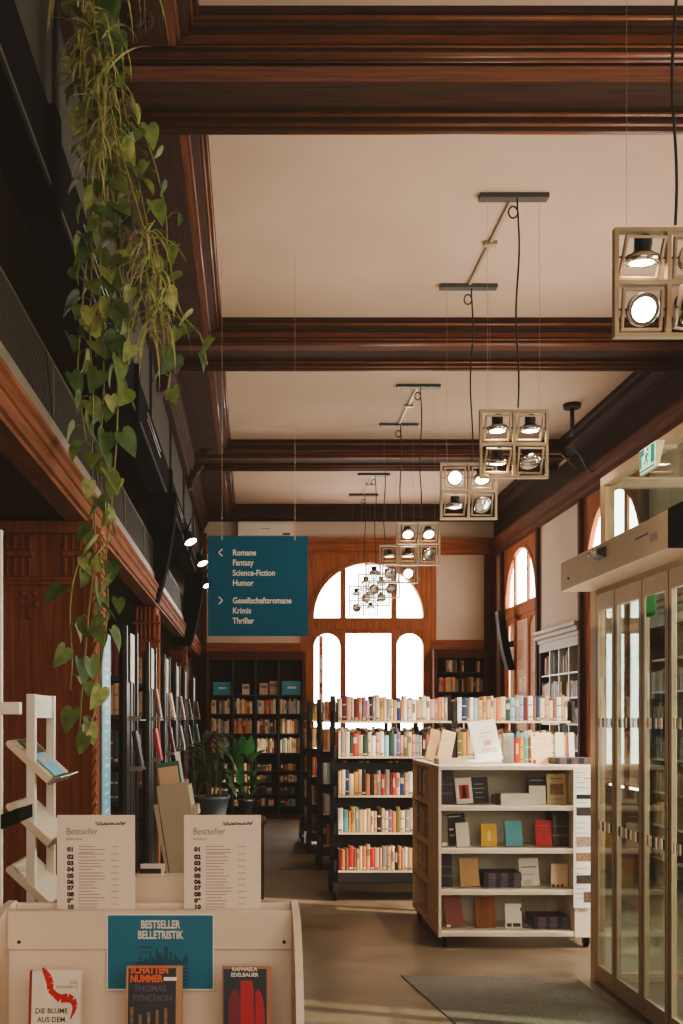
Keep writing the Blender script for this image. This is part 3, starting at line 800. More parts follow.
def flat_mags(px0, px1, ptop, zb, Yf, n, where, rz=0):
    x0, x1 = X(px0, Yf), X(px1, Yf); H = Z(ptop, Yf) - zb; t_ = H / n; w = x1 - x0
    for k in range(n):
        mb = MB(); d = .2
        mb.box(0, w, 0, d, 0, t_ - .0006, 0)
        for q in (.12, .45, .8): mb.box(w * q, w * q + .05, -.0008, 0, t_ * .15, t_ * .8, 1)
        o = mb.build('magazine', [MAGD, MAGP], None, 0, (x0 + rnd.uniform(-.004, .004), Yf + rnd.uniform(-.003, .003), zb + .001 + k * t_), (0, 0, rz))
        tag(o, 'dark magazine lying %s from the bottom of the flat stack %s' % (ordinal(k + 1), where), 'magazine', 'stacked magazines on the white cart')
YI = 7.05
def cm(n, c, **k): return mat(n, c, .5, 0, .1, 12, **k)
zA, zB, zC, zD = SZ[3], SZ[2], SZ[1], SZ[0]
WCARD = mat('white card', (222, 208, 190), .7, 0, .03, 6)
DARKP = mat('dark print', (64, 54, 50), .7, 0, .2, 20)
REDP = cm('red print', (168, 44, 40))
# upper shelf
upright_mags(441.5, 453, 771, zA, YI, 4, 'upper cart shelf')
cover_thing('book', 'white book with a dark figure in a red frame, upper cart shelf', 'book', 457, 473.5, 779, zA, YI, .014, cm('white cover', (212, 198, 182)), 9, -4,
            deco=[('cover_picture', REDP, [(.2, .8, .18, .72)]), ('cover_figure', INK, [(.36, .64, .2, .62), (.42, .58, .62, .69)])])
cover_thing('book', 'black book with faint white lettering, upper cart shelf', 'book', 470.5, 489, 778.5, zA, YI + .07, .018, bmat('black'), 9, -2,
            deco=[('cover_lettering', INKL, [(.25, .75, .72, .75), (.2, .8, .55, .58), (.3, .7, .38, .41), (.25, .75, .2, .22)])])
for k in range(6):
    o = MB().box(0, .235, 0, .16, 0, .0125).build('booklet', [WCARD], None, 0, (X(500, YI) + rnd.uniform(-.003, .003), YI - .03, zA + .001 + k * .0132))
    tag(o, 'white booklet lying %s from the bottom of the pale stack, upper cart shelf' % ordinal(k + 1), 'booklet', 'pale booklets on the cart')
cover_thing('notebook', 'small black notebook standing behind the pale booklet stack, upper cart shelf', 'notebook', 492.5, 500, 794.5, zA, YI, .02, bmat('black'), 0)
cover_thing('book', 'black book standing behind a white card, upper cart shelf', 'book', 528, 546, 778, zA, YI + .06, .02, bmat('black'), 8, 0, deco=[('cover_lettering', INKL, [(.15, .9, .86, .9)])])
cover_thing('card', 'white card leaning on a black book, upper cart shelf', 'card', 529.5, 546, 786, zA, YI - .01, .003, WCARD, 6, 0, pages=False)
cover_thing('book', 'cream book with a brown building picture, upper cart shelf', 'book', 547.5, 567, 774.5, zA, YI + .02, .02, cm('old cream cover', (186, 164, 124)), 8, 0,
            deco=[('cover_picture', mat('sepia print', (128, 104, 74), .7, 0, .25, 25), [(.15, .85, .3, .66)]), ('cover_title', INKG, [(.2, .8, .82, .86)]), ('cover_subtitle', INKG, [(.28, .72, .14, .17)])])
# second shelf
cover_thing('book', 'grey narrow book with a paper foot at the cart edge, second shelf', 'book', 441.5, 448, 817, zB, YI, .03, cm('grey green cover', (118, 112, 98)), 6, 0, deco=[('shelf_mark', WCARD, [(.1, .9, 0, .12)])])
cover_thing('book', 'black tilted book with a white card and stripes, second shelf', 'book', 450, 468, 815.5, zB, YI + .04, .016, bmat('black'), 9, -5, deco=[('cover_stripes', WCARD, [(.05, .3, .48, .54), (.05, .3, .30, .34), (.1, .75, .9, .93)])])
cover_thing('card', 'white card leaning on the tilted black book, second shelf', 'card', 457, 470, 823.5, zB, YI - .02, .003, WCARD, 7, -3, pages=False)
cover_thing('book', 'small yellow book with a pale figure, second cart shelf', 'book', 481.5, 497, 824.5, zB, YI, .012, cm('yellow cover', (206, 158, 42)), 8, 0, deco=[('cover_figure', cm('pale yellow print', (226, 196, 104)), [(.4, .62, .25, .6), (.46, .6, .6, .72)])])
cover_thing('book', 'teal blue book standing alone in the middle of the second cart shelf', 'book', 506, 523, 822, zB, YI, .014, cm('teal cover', (84, 152, 158)), 8, -2)
cover_thing('book', 'bright red book beside dark magazines, second cart shelf', 'book', 536, 553, 821, zB, YI, .016, cm('red cover', (182, 22, 30)), 8, 0, deco=[('cover_title', cm('pale red print', (206, 96, 84)), [(.2, .8, .78, .81)])])
upright_mags(552.5, 569, 812.5, zB, YI, 6, 'second cart shelf')
# third shelf
upright_mags(441.5, 453, 854, zC, YI, 4, 'third cart shelf', -2.5)
cover_thing('book', 'tan cloth book with a dark spine, third cart shelf', 'book', 461, 480, 859.5, zC, YI, .022, cm('tan cover', (178, 138, 84)), 8, -3)
flat_mags(484, 521.5, 873, zC, YI - .02, 9, 'third cart shelf')
t = cover_thing('leaflet', 'printed leaflet sheet in a clear stand, third cart shelf', 'leaflet', 520.5, 540, 859.5, zC, YI + .05, .003, WCARD, 10, -2, pages=False,
                deco=[('print_lines', INKG, [(.1, .9, .66, .70), (.1, .75, .4, .42)]), ('print_patch', mat('pale green print', (180, 190, 160), .7, 0, .1, 9), [(.15, .6, .05, .2)])])
cover_thing('card', 'cream card with ragged dark foot, third cart shelf', 'card', 551, 568, 865, zC, YI, .006, cm('cream card', (208, 184, 148)), 7, 2, pages=False, deco=[('foot_marks', INK, [(.08, .2, 0, .12), (.34, .46, 0, .1), (.6, .72, 0, .13)])])
# bottom shelf
cover_thing('book', 'maroon leaning book with white foot label, bottom cart shelf', 'book', 446.5, 464.5, 898, zD, YI, .026, cm('maroon cover', (128, 58, 52)), 9, -6, deco=[('shelf_mark', WCARD, [(.02, .25, 0, .09)])])
cover_thing('book', 'brown old book standing upright, bottom cart shelf', 'book', 476, 496, 898.5, zD, YI, .026, wood('brown cover', (130, 78, 50), 'z'), 8, -1)
cover_thing('card', 'white card with two dark pictures, bottom cart shelf', 'card', 505.5, 522, 904.5, zD, YI, .005, WCARD, 7, 0, pages=False, deco=[('print_picture', DARKP, [(.1, .38, .05, .2), (.46, .92, .05, .2)]), ('side_clip', INK, [(.93, 1.0, .7, .84)])])
t = thing('acrylic_holder', 'empty clear acrylic leaflet holder, bottom cart shelf', 'holder', (X(524, YI), YI, zD + .001))
MB().box(0, .18, .05, .053, 0, .2).build('back_plate', ACR, t); MB().box(0, .18, 0, .003, 0, .07).build('front_plate', ACR, t); MB().box(0, .18, .003, .05, 0, .003).build('floor_plate', ACR, t)
flat_mags(534, 570, 917, zD, YI - .03, 7, 'bottom cart shelf', .02)
# cart top
for k, (p0, p1, q, col, lb) in enumerate(((425, 434, 731, 'tan', 'tan book leaning back on the cart top by the black range'), (437, 451, 733, 'cream', 'cream thick book leaning back beside it on the cart top'))):
    cover_thing('book', lb, 'book', p0, p1, q, zt, 7.55, .03, bmat(col), 14, 14)
t = thing('low_tray', 'low white tray at the front corner of the cart top', 'tray', (X(439, 7.1), 7.1, zt + .001))
mb = MB(); mb.box(0, .21, 0, .2, 0, .006); mb.box(0, .21, 0, .006, .006, .04); mb.box(0, .21, .194, .2, .006, .04); mb.box(0, .006, .006, .194, .006, .04); mb.box(.204, .21, .006, .194, .006, .04)
mb.build('shell', WHITEC, t)
t = cover_thing('display_book', 'large sunlit white picture book propped open-faced on the cart top', 'book', 476.5, 503.5, 723, zt + .003, 7.2, .014, PAPERW, 16, -9,
                deco=[('cover_picture', cm('pale orange print', (214, 170, 130)), [(.42, .7, .38, .5)]), ('cover_title', INKL, [(.35, .8, .68, .70), (.3, .6, .6, .615)]), ('cover_sketch', cm('grey wash', (196, 186, 176)), [(.3, .85, .2, .32)])])
MB().box(-.03, .03, .016, .07, .02, .024).build('prop_foot', ACR, t)
t = thing('acrylic_holder', 'clear acrylic leaflet holder with sheets on the cart top behind the picture book', 'holder', (X(503, 7.25), 7.25, zt + .001))
MB().box(0, .085, .06, .063, 0, .25).build('back_plate', ACR, t); MB().box(0, .085, 0, .003, 0, .2).build('front_plate', ACR, t); MB().box(.004, .08, .01, .05, 0, .22).build('sheets', mat('grey leaflets', (180, 180, 178), .6, 0, .1, 30), t)
u = X(515, 7.35)
for col in ('red', 'mustard', 'teal', 'brown'):
    book(u, 7.35, zt + .001, .032, .185, .13, col, '%s book standing in the short row on the cart top' % col, 'short row on the cart top'); u += .0335
cover_thing('card', 'cream card with a red dot standing on the cart top', 'card', 532, 552.5, 733, zt, 7.15, .008, cm('cream leaflet', (228, 196, 160)), 8, 0, pages=False, deco=[('red_dot', REDP, [(.12, .2, .88, .94), (.05, .2, .02, .14)]), ('print_lines', INKL, [(.2, .8, .8, .82)])])
cover_thing('card', 'first white leaflet behind the flat magazines on the cart top', 'card', 556, 565, 733, zt, 7.2, .01, WCARD, 6, 0, pages=False)
cover_thing('card', 'narrow white leaflet with a rust stripe on the cart top', 'card', 567, 575, 733, zt, 7.22, .01, WCARD, 6, 0, pages=False, deco=[('rust_stripe', mat('rust print', (150, 84, 62), .6, 0, .1, 9), [(.0, .3, 0, 1)])])
t = thing('flat_tray', 'flat cream tray carrying dark magazines on the cart top', 'tray', (X(549, 6.98), 6.98, zt + .001))
MB().box(0, .30, 0, .2, 0, .006).build('tray_board', CREAM, t)
flat_mags(555, 591, 758, zt + .008, 6.99, 6, 'cart top')
o = MB().box(0, .16, 0, .1, 0, .002).build('loose_sheet', PAPERW, None, 0, (X(505, 7.0), 6.98, zt + .001), (0, 0, .2)); tag(o, 'loose bright sheet of paper at the front edge of the cart top', 'paper')
# paper strip on the cart post
t = thing('paper_strip', 'long white printed paper strip with small photos hung on the cart post', 'notice', (X(573.5, 6.92), 6.918, Z(908, 6.92)))
W_ = .135; H_ = Z(768, 6.92) - Z(908, 6.92)
MB().box(0, W_, 0, .002, 0, H_).build('sheet', PAPERW, t)
mb = MB()
for k in range(26):
    zz = H_ * (.97 - k * .036)
    if k in (4, 8, 9, 14, 15, 17, 18, 21): continue
    mb.box(.012, .012 + rnd.uniform(.04, .1), -.0008, 0, zz - .004, zz)
mb.build('print_lines', INKL, t)
for (f0, f1, a, c_, m) in ((.78, .81, .02, .13, INK), (.66, .72, .02, .12, DARKP), (.44, .51, .02, .12, mat('pink photo', (168, 140, 128), .7, 0, .5, 70)), (.335, .395, .02, .13, mat('sepia photo', (150, 116, 84), .7, 0, .4, 60)), (.175, .235, .02, .12, DARKP), (.04, .115, .07, .13, mat('brown photo', (110, 86, 70), .7, 0, .4, 60))):
    MB().box(a, c_, -.0012, 0, H_ * f0, H_ * f1).build('photo', m, t)
MB().box(.075, .13, -.0012, 0, H_ * .925, H_ * .933).build('yellow_mark', cm('yellow marker', (214, 176, 60)), t)

# ------------------------------------------------------------------ glass vestibule and doors
DX = 2.08
vr = sroot('door_frame', 'bronze metal frame of the glass entrance vestibule', 'door frame')
MB().box(DX, DX + .06, 6.04, 6.13, 0, 2.42).build('frame_post', ALUL, vr, .003)
MB().box(DX + .05, DX + .11, 2.0, 6.1, 3.0, 3.06).build('top_rail', ALUL, vr, .003)
MB().box(DX + .05, DX + .11, 6.02, 6.1, 2.40, 3.0).build('frame_post', ALUL, vr, .003)
MB().box(DX + .065, DX + .073, 2.0, 6.02, 2.40, 3.0).build('transom_pane', GLS, vr)
MB().box(DX + .03, DX + .10, 2.0, 6.04, 2.34, 2.40).build('header_rail', ALU, vr)
MB().box(DX + .06, XR - .02, 6.06, 6.12, 3.0, 3.06).build('top_rail', ALU, vr)
MB().box(DX + .06, XR - .02, 6.085, 6.093, .05, 3.0).build('side_pane', GLS, vr)
MB().box(DX + .06, XR - .02, 6.06, 6.12, 0.0, .05).build('bottom_rail', ALU, vr)
MB().box(DX - .01, DX + .09, 2.0, 6.04, 0.001, .012).build('threshold', DKGREY, vr)
STW = mat('white sticker', (232, 224, 214), .6, 0, .03, 5)
STC = mat('copper sticker', (196, 140, 96), .6, 0, .03, 5)
def leaf(n, y0, y1, label):
    r = sroot('door_%d' % n, label, 'door')
    xa, xb = DX, DX + .028; s = .032
    mb = MB(); mb.box(xa, xb, y0, y0 + s, .02, 2.34); mb.box(xa, xb, y1 - s, y1, .02, 2.34); mb.box(xa, xb, y0 + s, y1 - s, .02, .12); mb.box(xa, xb, y0 + s, y1 - s, 2.24, 2.34)
    mb.build('leaf_frame', ALU, r, .003)
    MB().box(xa + .007, xa + .013, y0 + s, y1 - s, .12, 2.24).build('pane', GLS, r)
    MB().box(xa + .004, xa + .03, y1, y1 + .016, .02, 2.34).build('rubber_seal', ALUD, r)
    for zz, hh in ((1.545, .055), (.93, .055)):
        mb = MB(); k = 0; yy = y0 + s + .012
        while yy < y1 - s - .012:
            mb.box(xa + .0055, xa + .0068, yy, yy + .020, zz, zz + hh, (1, 0, 2, 0)[k % 4]); yy += .034; k += 1
        mb.build('sticker_strip', [STW, INK, STC], r)
    return r
YD = [6.03, 5.72, 5.32, 4.98, 4.62, 4.24, 3.86, 3.48]
names = ['glass door leaf next to the frame post', 'second glass door leaf from the frame post', 'third glass door leaf, with the green sticker', 'fourth glass door leaf', 'fifth glass door leaf', 'sixth glass door leaf', 'seventh glass door leaf']
for k in range(7):
    r = leaf(k + 1, YD[k + 1] + .018, YD[k], names[k])
    if k == 2:
        MB().box(DX + .0052, DX + .0066, YD[2] - .16, YD[2] - .045, 2.13, 2.245).build('green_sticker', mat('green sticker', (22, 150, 66), .5, 0, .05, 8), r)
op = thing('door_operator', 'long beige operator housing above the glass doors', 'door operator', (1.89, 6.1, 2.37))
MB().box(0, .19, -1.58, 0, 0, .175).build('housing', HOUS, op, .004)
MB().box(-.006, .185, -3.6, -1.58, -.002, .177).build('dark_cover', BLACKM, op)
MB().prism([(-.05, .10), (-.05, .13), (0, .145), (0, .085)], 'y', -.78, -.66).build('motion_sensor', BLACK, op, .004)
MB().box(-.06, -.05, -.775, -.665, .10, .13).build('sensor_lens', CHROME, op)
MB().lathe([(.008, 0), (.008, .006), (.0001, .007)], n=12, M=Matrix.Translation((0, -.15, .06)) @ Matrix.Rotation(-PI / 2, 4, 'Y')).build('lock', INK, op)
mb = MB(); mb.box(-.0008, 0, -1.34, -1.18, .105, .112); mb.box(-.0008, 0, -1.45, -1.36, .06, .10, 1); mb.build('label_plate', [INK, INKG], op)
# exit sign
GREEN = mat('exit green', (20, 148, 104), .5, 0, .03, 4, .3, .9)
EXW = mat('exit white', (226, 238, 228), .5, 0, .02, 4, .3, 1.2)
ex = thing('exit_sign', 'green and white running-man emergency exit sign fixed above the glass doors', 'sign', (2.0, 4.94, 2.843))
MB().prism([(.0, .0), (.014, .0), (.045, .13), (.0, .13)], 'y', 0, .20).build('housing', mat('exit sign housing', (214, 184, 148), .5, 0, .03, 4), ex, .002)
MB().box(-.003, 0, .004, .196, .004, .126).build('face', EXW, ex)
mb = MB()
fx = -.0042
def gq(y0, y1, z0, z1): mb.box(fx, -.003, .2 - y1, .2 - y0, z0, z1)
gq(.008, .06, .09, .122); gq(.008, .03, .03, .09); gq(.145, .192, .03, .122)
gq(.008, .192, .008, .02)
def gs(a, c_, w):
    (ya, za), (yb, zb_) = a, c_; d = Vector((yb - ya, zb_ - za)); nrm = Vector((-d.y, d.x)).normalized() * w / 2
    q = [(.2 - ya - nrm.x, za + nrm.y), (.2 - yb - nrm.x, zb_ + nrm.y), (.2 - yb + nrm.x, zb_ - nrm.y), (.2 - ya + nrm.x, za - nrm.y)]
    mb.prism(q, 'x', fx, -.003)
gs((.10, .095), (.088, .062), .018); gs((.088, .062), (.108, .048), .011); gs((.108, .048), (.10, .028), .01); gs((.088, .064), (.07, .05), .011); gs((.07, .05), (.052, .048), .01)
gs((.102, .09), (.122, .078), .009); gs((.1, .092), (.08, .086), .009); gs((.08, .086), (.074, .07), .008)
mb.lathe([(.011, 0), (.011, .0012)], n=12, M=Matrix.Translation((-.003, .2 - .108, .110)) @ Matrix.Rotation(-PI / 2, 4, 'Y'))
mb.build('pictogram', GREEN, ex)
MB().box(.045, .14, .085, .115, .115, .13).build('bracket', ALU, ex)

# ------------------------------------------------------------------ box pendant lamps
def lathe_on(prof, M, n, mi=0):
    return MB().lathe(prof, n=n, M=M, mi=mi)
_mc = {}
def spot_meshes():
    if _mc: return _mc
    g = MB()
    for (a, c_, d, e) in ((-.084, .084, .074, .084), (-.084, .084, -.084, -.074), (-.084, -.074, -.074, .074), (.074, .084, -.074, .074)): g.box(a, c_, -.010, .010, d, e)
    _mc['gimbal_plate'] = g.mesh('gimbal_plate', LAMPF)
    R_ = Matrix.Rotation(PI / 2, 4, 'X')     # lathe z -> -y
    b = MB().lathe([(.026, -.085), (.03, -.08), (.03, -.03), (.034, -.026), (.05, -.012), (.062, .012), (.064, .022), (.060, .022), (.057, .014)], n=24, M=R_)
    for k in range(7): b.lathe([(.036, -.078 + k * .007), (.036, -.0755 + k * .007)], n=20, M=R_)
    _mc['lamp_body'] = b.mesh('lamp_body', BLACK)
    for nm_, mm in (('lens', LAMPON), ('lens_dim', LAMPDIM), ('lens_off', CHROME)):
        _mc[nm_] = MB().lathe([(.0585, .014), (.05, .021), (.03, .026), (.0001, .028)], n=24, M=R_).mesh('lens', mm)
    r = MB().lathe([(.060, .0215), (.0655, .0225), (.0655, -.006), (.060, -.004)], n=24, M=R_)
    _mc['reflector_ring'] = r.mesh('reflector_ring', CHROME)
    f_ = MB(); s = .216; D = .016; t = .0085
    for x in (-s, 0, s): f_.box(x - t, x + t, -D, D, -s - t, s + t)
    for z in (-s, 0, s):
        for x0, x1 in ((-s + t, -t), (t, s - t)): f_.box(x0, x1, -D, D, z - t, z + t)
    _mc['frame'] = f_.mesh('box_frame', LAMPF)
    bar = MB().box(-.224, .224, -.035, .035, -.03, 0); _mc['bar'] = bar.mesh('ceiling_bar', DKGREY)
    return _mc
def put(name, me, parent, loc=(0, 0, 0), rot=(0, 0, 0)):
    o = bpy.data.objects.new(name, me); COL.objects.link(o); o.parent = parent; o.location = loc; o.rotation_euler = rot
    return o
def box_lamp(x, y, label, cfg, zc=3.39):
    m = spot_meshes()
    t = thing('box_lamp', label, 'pendant lamp', (x, y, zc), 0, 'box pendant lamps')
    fr = put('box_frame', m['frame'], t)
    for (sx, sz), (tilt, pan, on) in zip(((-1, 1), (1, 1), (-1, -1), (1, -1)), cfg):
        sp = bpy.data.objects.new('spotlight', m['lamp_body']); COL.objects.link(sp); sp.parent = t
        sp.location = (sx * .107, 0, sz * .107); sp.rotation_euler = (math.radians(tilt + (7 if tilt > 55 else 0)), 0, math.radians(pan))
        o = put('lens', m[{2: 'lens', 1: 'lens_dim', 0: 'lens_off'}[on]], sp); put('reflector_ring', m['reflector_ring'], sp)
        pl = put('gimbal_plate', m['gimbal_plate'], t, (sx * .107, 0.0, sz * .107), (math.radians(tilt * .35), 0, math.radians(pan * .3)))
        mb = MB(); mb.tube([(-.1, 0, 0), (-.065, 0, 0)], .004); mb.tube([(.065, 0, 0), (.1, 0, 0)], .004); mb.build('pivot', DKGREY, pl)
    put('ceiling_bar', m['bar'], t, (0, 0, HP - zc))
    for sx in (-.17, .17):
        MB().tube([(sx, 0, .236), (sx, 0, HP - zc - .03)], .0011, 5).build('suspension_wire', WIRE, t)
    zz = HP - zc - .03
    pts = [(.02, -.01, zz), (.022, -.01, zz - .05)]
    for k in range(13):
        a = PI / 2 - k * 2 * PI / 12
        pts.append((.022 - .03 + .03 * math.sin(a), -.012 - k * .0006, zz - .09 + .04 * math.cos(a)))
    n = 16
    for k in range(1, n + 1):
        q = k / n
        pts.append((.022 + .012 * math.sin(q * 9) * (1 - q * .3), -.012, zz - .09 - (zz - .09 - .236) * q))
    MB().tube(pts, .006, 6).build('power_cable', CORD, t)
    return t
LX = 1.718
ON, DIM, OFF = 2, 1, 0
box_lamp(LX + .0, 4.12, 'box pendant lamp hanging closest to the camera, cut by the picture edge', [(92, 5, ON), (14, 0, ON), (24, 0, ON), (50, 60, DIM)])
box_lamp(LX, 6.54, 'box pendant lamp with four lamps turned down, above the white cart', [(82, -8, ON), (88, 0, ON), (96, 5, ON), (58, 10, OFF)])
box_lamp(LX, 7.9, 'box pendant lamp with a dazzling upper lamp, second behind the cart lamp', [(14, -10, ON), (58, 0, ON), (84, 0, DIM), (28, 12, OFF)])
box_lamp(LX, 10.27, 'box pendant lamp with two lit upper lamps over the second black range', [(52, 0, ON), (52, 0, ON), (88, 0, DIM), (25, 20, OFF)])
box_lamp(LX, 11.63, 'box pendant lamp with one lit lower lamp before the end window', [(84, 0, DIM), (88, 0, DIM), (30, 15, OFF), (18, 0, ON)])
box_lamp(LX, 13.05, 'highest-looking of the three dim box lamps against the end window', [(60, 0, OFF), (60, 0, DIM), (30, 15, OFF), (50, 0, OFF)])
box_lamp(LX, 14.0, 'middle of the three dim box lamps against the end window', [(60, 0, DIM), (60, 0, OFF), (30, -15, OFF), (50, 0, OFF)])
box_lamp(LX, 15.27, 'lowest-looking of the three dim box lamps against the end window', [(60, 0, OFF), (60, 0, OFF), (30, 15, OFF), (65, 0, DIM)])
for (ya, yb, w) in ((6.58, 7.86, 'the white cart'), (10.31, 11.59, 'the second black range'), (14.05, 15.22, 'the end window')):
    t = thing('cable_duct', 'thin pale cable duct on the ceiling linking two lamp bars near ' + w, 'cable duct', (LX, ya, HP))
    MB().box(-.012, .012, 0, yb - ya, -.016, -.001).build('duct', LAMPF, t)
    MB().box(-.045, .045, (yb - ya) * .45, (yb - ya) * .45 + .05, -.03, -.001).build('junction_box', LAMPF, t)

# ceiling drop pole
t = thing('ceiling_pole', 'black round ceiling plate with a short pole and cable near the window wall', 'ceiling mount', (3.50, 10.9, HP))
MB().lathe([(.09, -.045), (.095, -.03), (.095, -.002), (.05, -.001)], n=24).build('plate', BLACK, t)
MB().tube([(0, 0, -.045), (0, 0, -.34)], .022, 12).build('pole', BLACK, t)
MB().tube([(0, 0, -.3), (.03, .1, -.45), (.15, .2, -.5), (.25, .3, -.62), (.37, .35, -.66)], .009, 6).build('cable', CORD, t)
t = thing('ceiling_conduit', 'pale conduit crossing the dark moulding high above the window wall', 'conduit', (3.0, 12.05, 4.74))
MB().tube([(-.1, 0, 0.04), (.4, 0, .04), (.7, -.1, .02), (.9, -.15, -.2)], .012, 8).build('pipe', PLATE, t)

# ------------------------------------------------------------------ curved black loudspeakers and spotlights
def speaker(x, y, z0, h, sgn, label, hw=.11):
    t = thing('column_speaker', label, 'loudspeaker', (x, y, z0), 0, 'curved column loudspeakers')
    n = 12; pts_o, pts_i = [], []
    for k in range(n + 1):
        q = k / n; a = (q - .25)
        off = sgn * (.0 + .10 * (1 - q) ** 2.2 * -1 + .06 * q)
        pts_o.append((off + hw, q * h)); pts_i.append((off - hw, q * h))
    MB().prism(pts_i + pts_o[::-1], 'y', -.1, .1).build('cabinet', BLACKM, t, .006)
    mb = MB()
    for k in range(n):
        (xa, za), (xb, zb_) = pts_o[k] if sgn > 0 else pts_i[k], pts_o[k + 1] if sgn > 0 else pts_i[k + 1]
        d = .004 * sgn
        mb.add([(xa, -.09, za + .002), (xa + d, -.09, za + .002), (xa + d, .09, za + .002), (xa, .09, za + .002), (xb, -.09, zb_), (xb + d, -.09, zb_), (xb + d, .09, zb_), (xb, .09, zb_)],
               [(0, 3, 2, 1), (4, 5, 6, 7), (0, 1, 5, 4), (1, 2, 6, 5), (2, 3, 7, 6), (3, 0, 4, 7)])
    mb.build('grille', BLACKM if sgn > 0 else BLACK, t)
    MB().box(*sorted((-sgn * .06, -sgn * .22)), .1, .16, h * .4, h * .5).build('wall_bracket', BLACK, t)
    return t
speaker(X(157, 8.6), 8.6, Z(602, 8.6), .92, 1, 'curved black column loudspeaker at the first fluted column under the gallery rail')
speaker(X(190, 12.3), 12.3, Z(646, 12.3), .9, 1, 'curved black column loudspeaker at the second fluted column beyond the hanging sign')
speaker(X(504, 15.0), 15.0, Z(670, 15.0), .88, -1, 'curved black column loudspeaker beside the arched window of the long wall', .05)
SPOT_ON = glow('gallery spot lens', (255, 244, 230), 22)
for (p, q, y, lb) in ((190, 540, 11.4, 'first'), (202, 562, 13.6, 'second'), (207, 584, 15.3, 'third')):
    t = thing('gallery_spotlight', '%s black spotlight with lit lens under the black gallery beam' % lb, 'spotlight', (X(p, y), y, Z(q, y)), 0, None, (math.radians(58), 0, math.radians(42)))
    R_ = Matrix.Rotation(PI / 2, 4, 'X')
    MB().lathe([(.03, -.14), (.045, -.135), (.05, -.05), (.075, -.01), (.08, .04), (.076, .04), (.072, .015)], n=20, M=R_).build('shade', BLACK, t)
    MB().lathe([(.0725, .018), (.0001, .02)], n=20, M=R_).build('lens', SPOT_ON, t)
    MB().tube([(0, .08, .0), (-.03, .12, .1), (-.05, .14, .2)], .012, 6).build('arm', BLACK, t)

# ------------------------------------------------------------------ air conditioner
t = thing('air_conditioner', 'white wall air conditioner above the hanging sign on the end wall', 'air conditioner', (X(238, 16.05), 16.06, 4.47))
aw = X(294, 16.05) - X(238, 16.05)
MB().prism([(0.02, 0), (.0, .05), (0, .27), (.03, .30), (.2, .30), (.2, 0)], 'x', 0, aw).build('casing', WHITE, t, .01)
MB().box(.05, aw - .05, -.002, .004, .02, .06).build('air_flap', mat('vent shadow', (150, 138, 122), .6, 0, .05, 6), t)
MB().box(aw * .8, aw * .93, -.003, 0, .07, .1).build('display', DKGREY, t)
MB().box(aw * .42, aw * .56, -.003, 0, .165, .175).build('badge', INKG, t)

# ------------------------------------------------------------------ hanging direction sign
YS = 7.4
t = thing('hanging_sign', 'large square teal direction sign with white lettering hanging on two cords', 'sign', (X(258, YS), YS, Z(636, YS)))
sw = .37; hh = Z(536, YS) - Z(636, YS)
MB().box(-sw, sw, 0, .012, 0, hh).build('board', TEAL, t, .001)
mb = MB()
def sx_(p): return X(p, YS) - X(258, YS)
def sz_(q): return Z(q, YS) - Z(636, YS)
for q, s_ in ((552.3, 'Romane'), (562.3, 'Fantasy'), (572.5, 'Science-Fiction'), (582.6, 'Humor'), (600.2, 'Gesellschaftsromane'), (610.3, 'Krimis'), (620.4, 'Thriller')):
    MB().text(s_, sx_(232.6), -.001, sz_(q + .6), .0605, 0, 'LEFT', .0017, None, .86).build('lettering', LETTER, t)
for q, sg, nm_ in ((552.6, -1, 'left_arrow'), (600.4, 1, 'right_arrow')):
    mb = MB(); xc, zc = sx_(220.6), sz_(q)
    for e in (1, -1):
        p0, p1 = (sg * .014, 0), (-sg * .014, e * .027)
        d = Vector((p1[0] - p0[0], p1[1] - p0[1])); nn = Vector((-d.y, d.x)).normalized() * .0045
        poly = [(xc + p0[0] + nn.x, zc + p0[1] + nn.y), (xc + p0[0] - nn.x, zc + p0[1] - nn.y), (xc + p1[0] - nn.x, zc + p1[1] - nn.y), (xc + p1[0] + nn.x, zc + p1[1] + nn.y)]
        mb.prism(poly, 'y', -.002, -.0004)
    mb.build('arrow', LETTER, t)
for p in (222, 295):
    MB().tube([(sx_(p), .006, hh), (sx_(p), .006, HP - Z(636, YS))], .0015, 5).build('cord', mat('pale cord', (176, 154, 128), .6, 0, .05, 5), t)
    MB().box(sx_(p) - .006, sx_(p) + .006, -.002, .014, hh - .03, hh + .004).build('clip', WIRE, t)

# blue banner on the pier side
t = thing('info_banner', 'tall narrow light blue banner with white lettering on the carved pier side', 'banner', (-.788, 5.27, .75))
MB().box(-.004, .006, 0, .30, 0, 1.31).build('cloth', BLUE, t, .003)
mb = MB()
for k in range(24):
    zz = .10 + k * .048
    mb.box(.006, .0068, .08, .08 + rnd.uniform(.06, .18), zz, zz + rnd.uniform(.012, .022))
mb.build('lettering', LETTER, t)

# ------------------------------------------------------------------ bestseller display stand
BY = 2.75
t = thing('display_stand', 'cream bestseller display stand with curved side panels in front', 'display stand', (0, 0, 0))
bx0, bx1 = X(8, BY), .112
MB().box(bx0, bx1, BY, BY + .02, .0, 1.0712).build('back_panel', CREAM, t, .003)
MB().box(bx0, bx1, BY - .012, BY, .965, 1.0705).build('upper_board', CREAM, t, .003)
MB().box(bx0, bx1, BY + .10, BY + .12, .0, 1.072).build('rear_board', CREAM, t, .003)
MB().box(bx0, bx1, BY + .02, BY + .10, .98, 1.0).build('slot_floor', CREAM, t)
MB().box(X(62, 3.1), X(256, 3.1), 3.06, 3.12, 0, Z(876, 3.06)).build('rear_panel', CREAM, t, .003)
MB().box(X(62, 3.1), X(256, 3.1), 2.87, 3.06, 1.0, 1.03).build('rear_shelf', CREAM, t)
MB().box(bx0, bx1, BY - .26, BY, .70, .72).build('ledge', CREAM, t, .002)
MB().box(bx0, bx1, BY - .275, BY - .26, .62, .76).build('ledge_lip', CREAM, t, .002)
